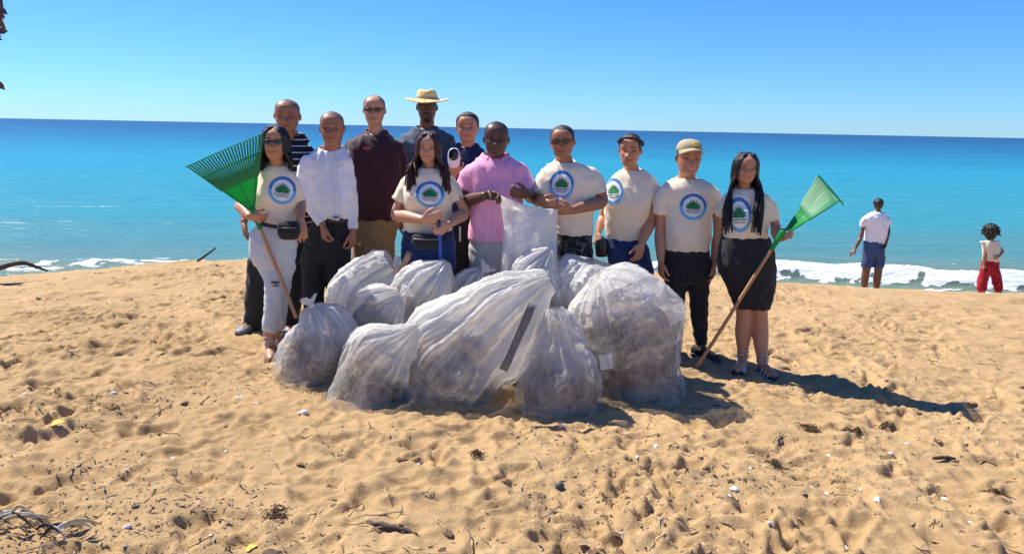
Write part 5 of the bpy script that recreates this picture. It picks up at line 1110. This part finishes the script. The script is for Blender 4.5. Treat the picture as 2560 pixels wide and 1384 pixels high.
# white litter and shells, placed one by one
WHITE = plain('white_litter', (.80, .80, .79), .55, 0, .4, .04)
for k, (px_, py_, s_) in enumerate(((1837, 1240, 26), (1822, 1256, 15), (1875, 1137, 24), (2365, 1235, 30), (2190, 1270, 22), (2072, 1143, 17), (2226, 1143, 16), (1920, 1346, 17), (756, 1031, 28), (318, 1326, 22), (432, 1134, 12), (566, 1124, 11), (1592, 1162, 14), (1640, 1120, 20), (1045, 1180, 13), (1404, 1070, 18), (2066, 1240, 14), (2116, 1362, 18), (2268, 1108, 16), (66, 1000, 16), (286, 990, 20), (598, 992, 18), (640, 1010, 13), (1735, 1178, 11), (1876, 1180, 12), (1915, 1306, 12), (2150, 1232, 10), (2425, 1300, 12))):
    p = ground_at(px_, py_); s = s_ * SC(py_, p[1]) * .46; rq = random.Random(k); g = G(); rings = []
    for z_, f_ in ((0, .8), (.25, 1.), (.55, .8), (.75, .3)):
        rings.append(np.array([(math.cos(a) * f_ * (1 + .35 * math.sin(2 * a + k) + .2 * math.sin(3 * a + 2 * k)), math.sin(a) * f_ * .8 * (1 + .25 * math.cos(3 * a + k)), z_ * (1 + .3 * math.sin(a + k))) for a in np.linspace(0, 2*np.pi, 9, endpoint=False)]))
    V, Fc = loft(rings); o = mesh_obj('litter_fragment', V * s, Fc, WHITE, None, False); o.location = (p[0], p[1], p[2] - s * .12); o.rotation_euler = (rq.uniform(-.3, .3), rq.uniform(-.3, .3), rq.uniform(0, 6)); tag(o, 'small white broken fragment of litter lying on the sand', 'litter', 'white litter fragments on the sand')
for px_, py_, s_, lab in ((146, 1072, 34, 'bright yellow fallen leaf beside brown bark in the sand'), (630, 1376, 30, 'small vivid yellow scrap half buried in the sand')):
    p = ground_at(px_, min(py_, 1380)); V, Fc = leaf_mesh(px_); o = mesh_obj('yellow_leaf', V * s_ * SC(py_, p[1]), Fc, plain('yellow_leaf', (.75, .62, .06), .6), None); o.location = (p[0], p[1], p[2] + .004); o.rotation_euler = (.2, -.3, .5); tag(o, lab, 'leaf')
p = ground_at(1398, 1216); V, Fc = ellipsoid((0, 0, 0), (.022, .018, .02), 10, 7); o = mesh_obj('pebble', V * (1 + .2 * perlin(V * 60, 3)[:, None]), Fc, plain('dark_stone', (.09, .085, .08), .7), None); o.location = (p[0], p[1], p[2] + .008); tag(o, 'dark round pebble lying on bare sand', 'pebble')
# matted seaweed and roots
WEED = plain('dry_seaweed', (.11, .062, .034), .85, 0, .3, .25)
for k, (px_, py_, w_) in enumerate(((2020, 1078, 70), (2132, 1088, 62), (2215, 1062, 50), (1935, 1168, 55), (690, 1292, 60), (2490, 1232, 60), (285, 1030, 36), (30, 1042, 50), (1190, 1150, 36))):
    p = ground_at(px_, py_); s = w_ * SC(py_, p[1]); rq = random.Random(k + 90); g = G()
    for j in range(40):
        a = rq.uniform(0, 6.3); L = s * rq.uniform(.2, .55); c = np.array([rq.gauss(0, .2) * s, rq.gauss(0, .2) * s, .004]); d = np.array([math.cos(a), math.sin(a), 0]) * L
        zz = lambda q: np.array([0, 0, ground_z(p[0] + q[0], p[1] + q[1]) - p[2] + .003])
        q = [c - d * .5, c + np.array([rq.gauss(0, .1) * L, rq.gauss(0, .1) * L, rq.uniform(.0, .02)]), c + d * .5]; g.add(*tube([v + zz(v) for v in q], [.0014, .0022, .001], 5, 3))
    o = g.obj('seaweed_clump', WEED, None, None); o.location = p.tolist(); tag(o, 'matted brown clump of dry seaweed and roots on the sand', 'seaweed', 'seaweed clumps on the sand')
# dry palm frond pieces in the near left corner
for (cx_, cy_, n_, s_, lab) in ((40, 1335, 10, .20, 'heap of split dry frond strips with one bent stalk standing up'), (150, 1345, 8, .17, 'small tangle of pale curled frond strips around brown fibre')):
    p = ground_at(cx_, cy_); r_ = empty('dry_frond', p); rq = random.Random(int(cx_))
    for j in range(n_):
        a = rq.uniform(-.5, .9); L = s_ * rq.uniform(.5, 1.0); c = np.array([rq.gauss(0, .22) * s_, rq.gauss(0, .14) * s_, .012 + .008 * j * s_ * 3]); d = np.array([math.cos(a), math.sin(a), 0]) * L * .5; up = rq.uniform(.01, .06) * s_ * 4
        g = G(); g.add(*tube([p + c - d, p + c - d * .3 + [0, 0, up], p + c + d * .4 + [0, 0, up * .8], p + c + d], [.003, .008, .008, .002], 8, 4, .3)); g.obj('strip', STRAWM if j % 3 == 0 else (wood('pale_strip', (.5, .47, .42), (.72, .70, .66)) if j % 3 == 1 and 'pale_strip' not in bpy.data.materials else (bpy.data.materials['pale_strip'] if j % 3 == 1 else DARKWOOD)), r_, p)
    if s_ > .2:
        g = G(); g.add(*tube([p + [-.08, .02, .0], p + [.0, .0, .09], p + [.035, -.01, .125], p + [.048, -.01, .06], p + [.05, -.01, .0]], [.006, .006, .006, .008, .006], 8, 4)); g.obj('stalk', DARKWOOD, r_, p)
        g = G(); g.add(*tube([p + [.03, -.10, .01], p + [.035, -.03, .03], p + [.06, .03, .05]], [.006, .006, .004], 8, 4)); g.obj('stalk', STRAWM, r_, p)
    tag(r_, lab, 'frond')
# driftwood on the crest
def branch(name, label, pts, rad, mat=DARKWOOD):
    g = G(); g.add(*tube(pts, rad, 10, 6)); V = g.arr(); V = V + .006 * perlin(V * 22, 5)[:, None]; loc = np.asarray(pts[0]); o = mesh_obj(name, V, g.F, mat, None, True, loc); o.location = loc.tolist(); tag(o, label, 'driftwood'); return o
branch('driftwood_branch', 'dark arched driftwood branch lying on the crest by the foam', [PX(-70, 690, 8.0), PX(-10, 672, 8.0), PX(48, 657, 8.05), PX(80, 663, 8.1), PX(118, 676, 8.1)], [.035, .03, .026, .022, .012])
branch('driftwood_stick', 'thin dark stick stuck slantwise in the sand at the waterline', [PX(494, 652, 8.5), PX(516, 637, 8.5), PX(539, 620, 8.5)], [.014, .013, .009])
for px_, py_, L, a_, lab in ((2360, 1156, .12, .1, 'thick dark stub of driftwood lying among the litter on the sand'), (975, 1330, .24, -.35, 'forked dark twig lying alone in the near sand')):
    p = ground_at(px_, py_); d = np.array([math.cos(a_), math.sin(a_), 0]) * L * .5; branch('driftwood_piece', lab, [p - d + [0, 0, .012], p + [0, 0, .018], p + d + [0, 0, .010]], [.010, .011, .006])
p = ground_at(1640, 1362); q = ground_at(1720, 1328); branch('reed_stem', 'long pale curved reed stem lying on the near sand', [p + [0, 0, .01], .5 * (p + q) + [0, .03, .014], q + [0, 0, .01], q + (q - p) * .5 + [0, -.01, .008]], [.005, .005, .004, .002], STRAWM)

# ------------------------------------------------------------------ tree beside the camera, only its outer leaves reach into the picture
tl = np.array([-2.45, 1.55, ground_z(-2.45, 1.55)]); tr = empty('almond_tree', tl); BARK = wood('tree_bark', (.10, .065, .05), (.22, .15, .115), (18, 18, 5))
tips = []; g = G(); fork = tl + [.12, .05, 1.75]; g.add(*tube([tl - [0, 0, .1], tl + [.05, .0, .6], tl + [.03, .06, 1.2], fork], [.14, .11, .095, .08], 16, 6))
for a_, L, up in ((.2, .75, .35), (1.3, .9, .7), (2.4, 1.0, .6), (3.5, 1.0, .8), (4.6, .9, .7), (5.5, .8, .9)):
    e = fork + [math.cos(a_) * L, math.sin(a_) * L * .8, up]
    if a_ == .2: e = np.array([-1.47, 1.98, 2.02])
    g.add(*tube([fork - [0, 0, .05], fork + (e - fork) * .5 + [0, 0, .12], e], [.06, .04, .018], 10, 5)); tips.append(e)
g.obj('trunk', BARK, tr, tl)
V_, F_ = [], []; rq = random.Random(77)
def add_leaf(c, s, nrm):
    nrm = unit(nrm); u = unit(np.cross(nrm, [rq.gauss(0, 1), rq.gauss(0, 1), rq.gauss(0, 1)])); w = np.cross(nrm, u); b = len(V_)
    for x, y, z in ((-1, 0, 0), (-.4, .42, .05), (.4, .40, .05), (1, 0, -.12), (.4, -.40, .05), (-.4, -.42, .05), (0, 0, -.06)): V_.append(np.asarray(c) + (u * x + w * y + nrm * z) * s)
    for i in range(6): F_.append([b + 6, b + i, b + (i + 1) % 6])
for e in tips[1:]:
    for j in range(260):
        c = e + np.array([rq.gauss(0, .30), rq.gauss(0, .26), rq.gauss(.05, .22)])
        if c[0] > -.80 * max(c[1], .1) - .18 and c[1] > .2: continue
        add_leaf(c, rq.uniform(.05, .09), (rq.gauss(0, .6), rq.gauss(0, .6), 1))
t = NT('tree_leaf'); n_ = t.noise(6, 3, .6, t.coord('Object')); TLEAF = t.P(base=t.ramp(n_, [(.3, (.03, .065, .018)), (.6, (.06, .12, .03)), (.75, (.16, .10, .04))]), rough=.5)
mesh_obj('crown', V_, F_, TLEAF, tr, False, tl)
V_, F_ = [], []
for j in range(34):
    y_ = rq.uniform(-60, 112) if j < 26 else rq.uniform(112, 265); xm = np.interp(y_, [-60, 0, 60, 110, 265], [32, 20, 8, -2, -8]); c = PX(rq.uniform(-60, xm), y_, 2.0 + rq.uniform(-.08, .08)); add_leaf(c, rq.uniform(.014, .026), (rq.gauss(0, .5), -1, rq.gauss(0, .5)))
mesh_obj('withered_leaves', V_, F_, plain('withered_leaf', (.13, .085, .08), .7, 0, .3, .25), tr, False, tl)
g = G(); g.add(*tube([tips[0], PX(-30, 20, 2.0), PX(-14, 120, 2.0), PX(-8, 258, 2.0)], [.016, .010, .006, .002], 8, 5)); g.obj('twig', BARK, tr, tl)
tag(tr, 'leafy almond tree whose withered leaf tips hang into the sky', 'tree')
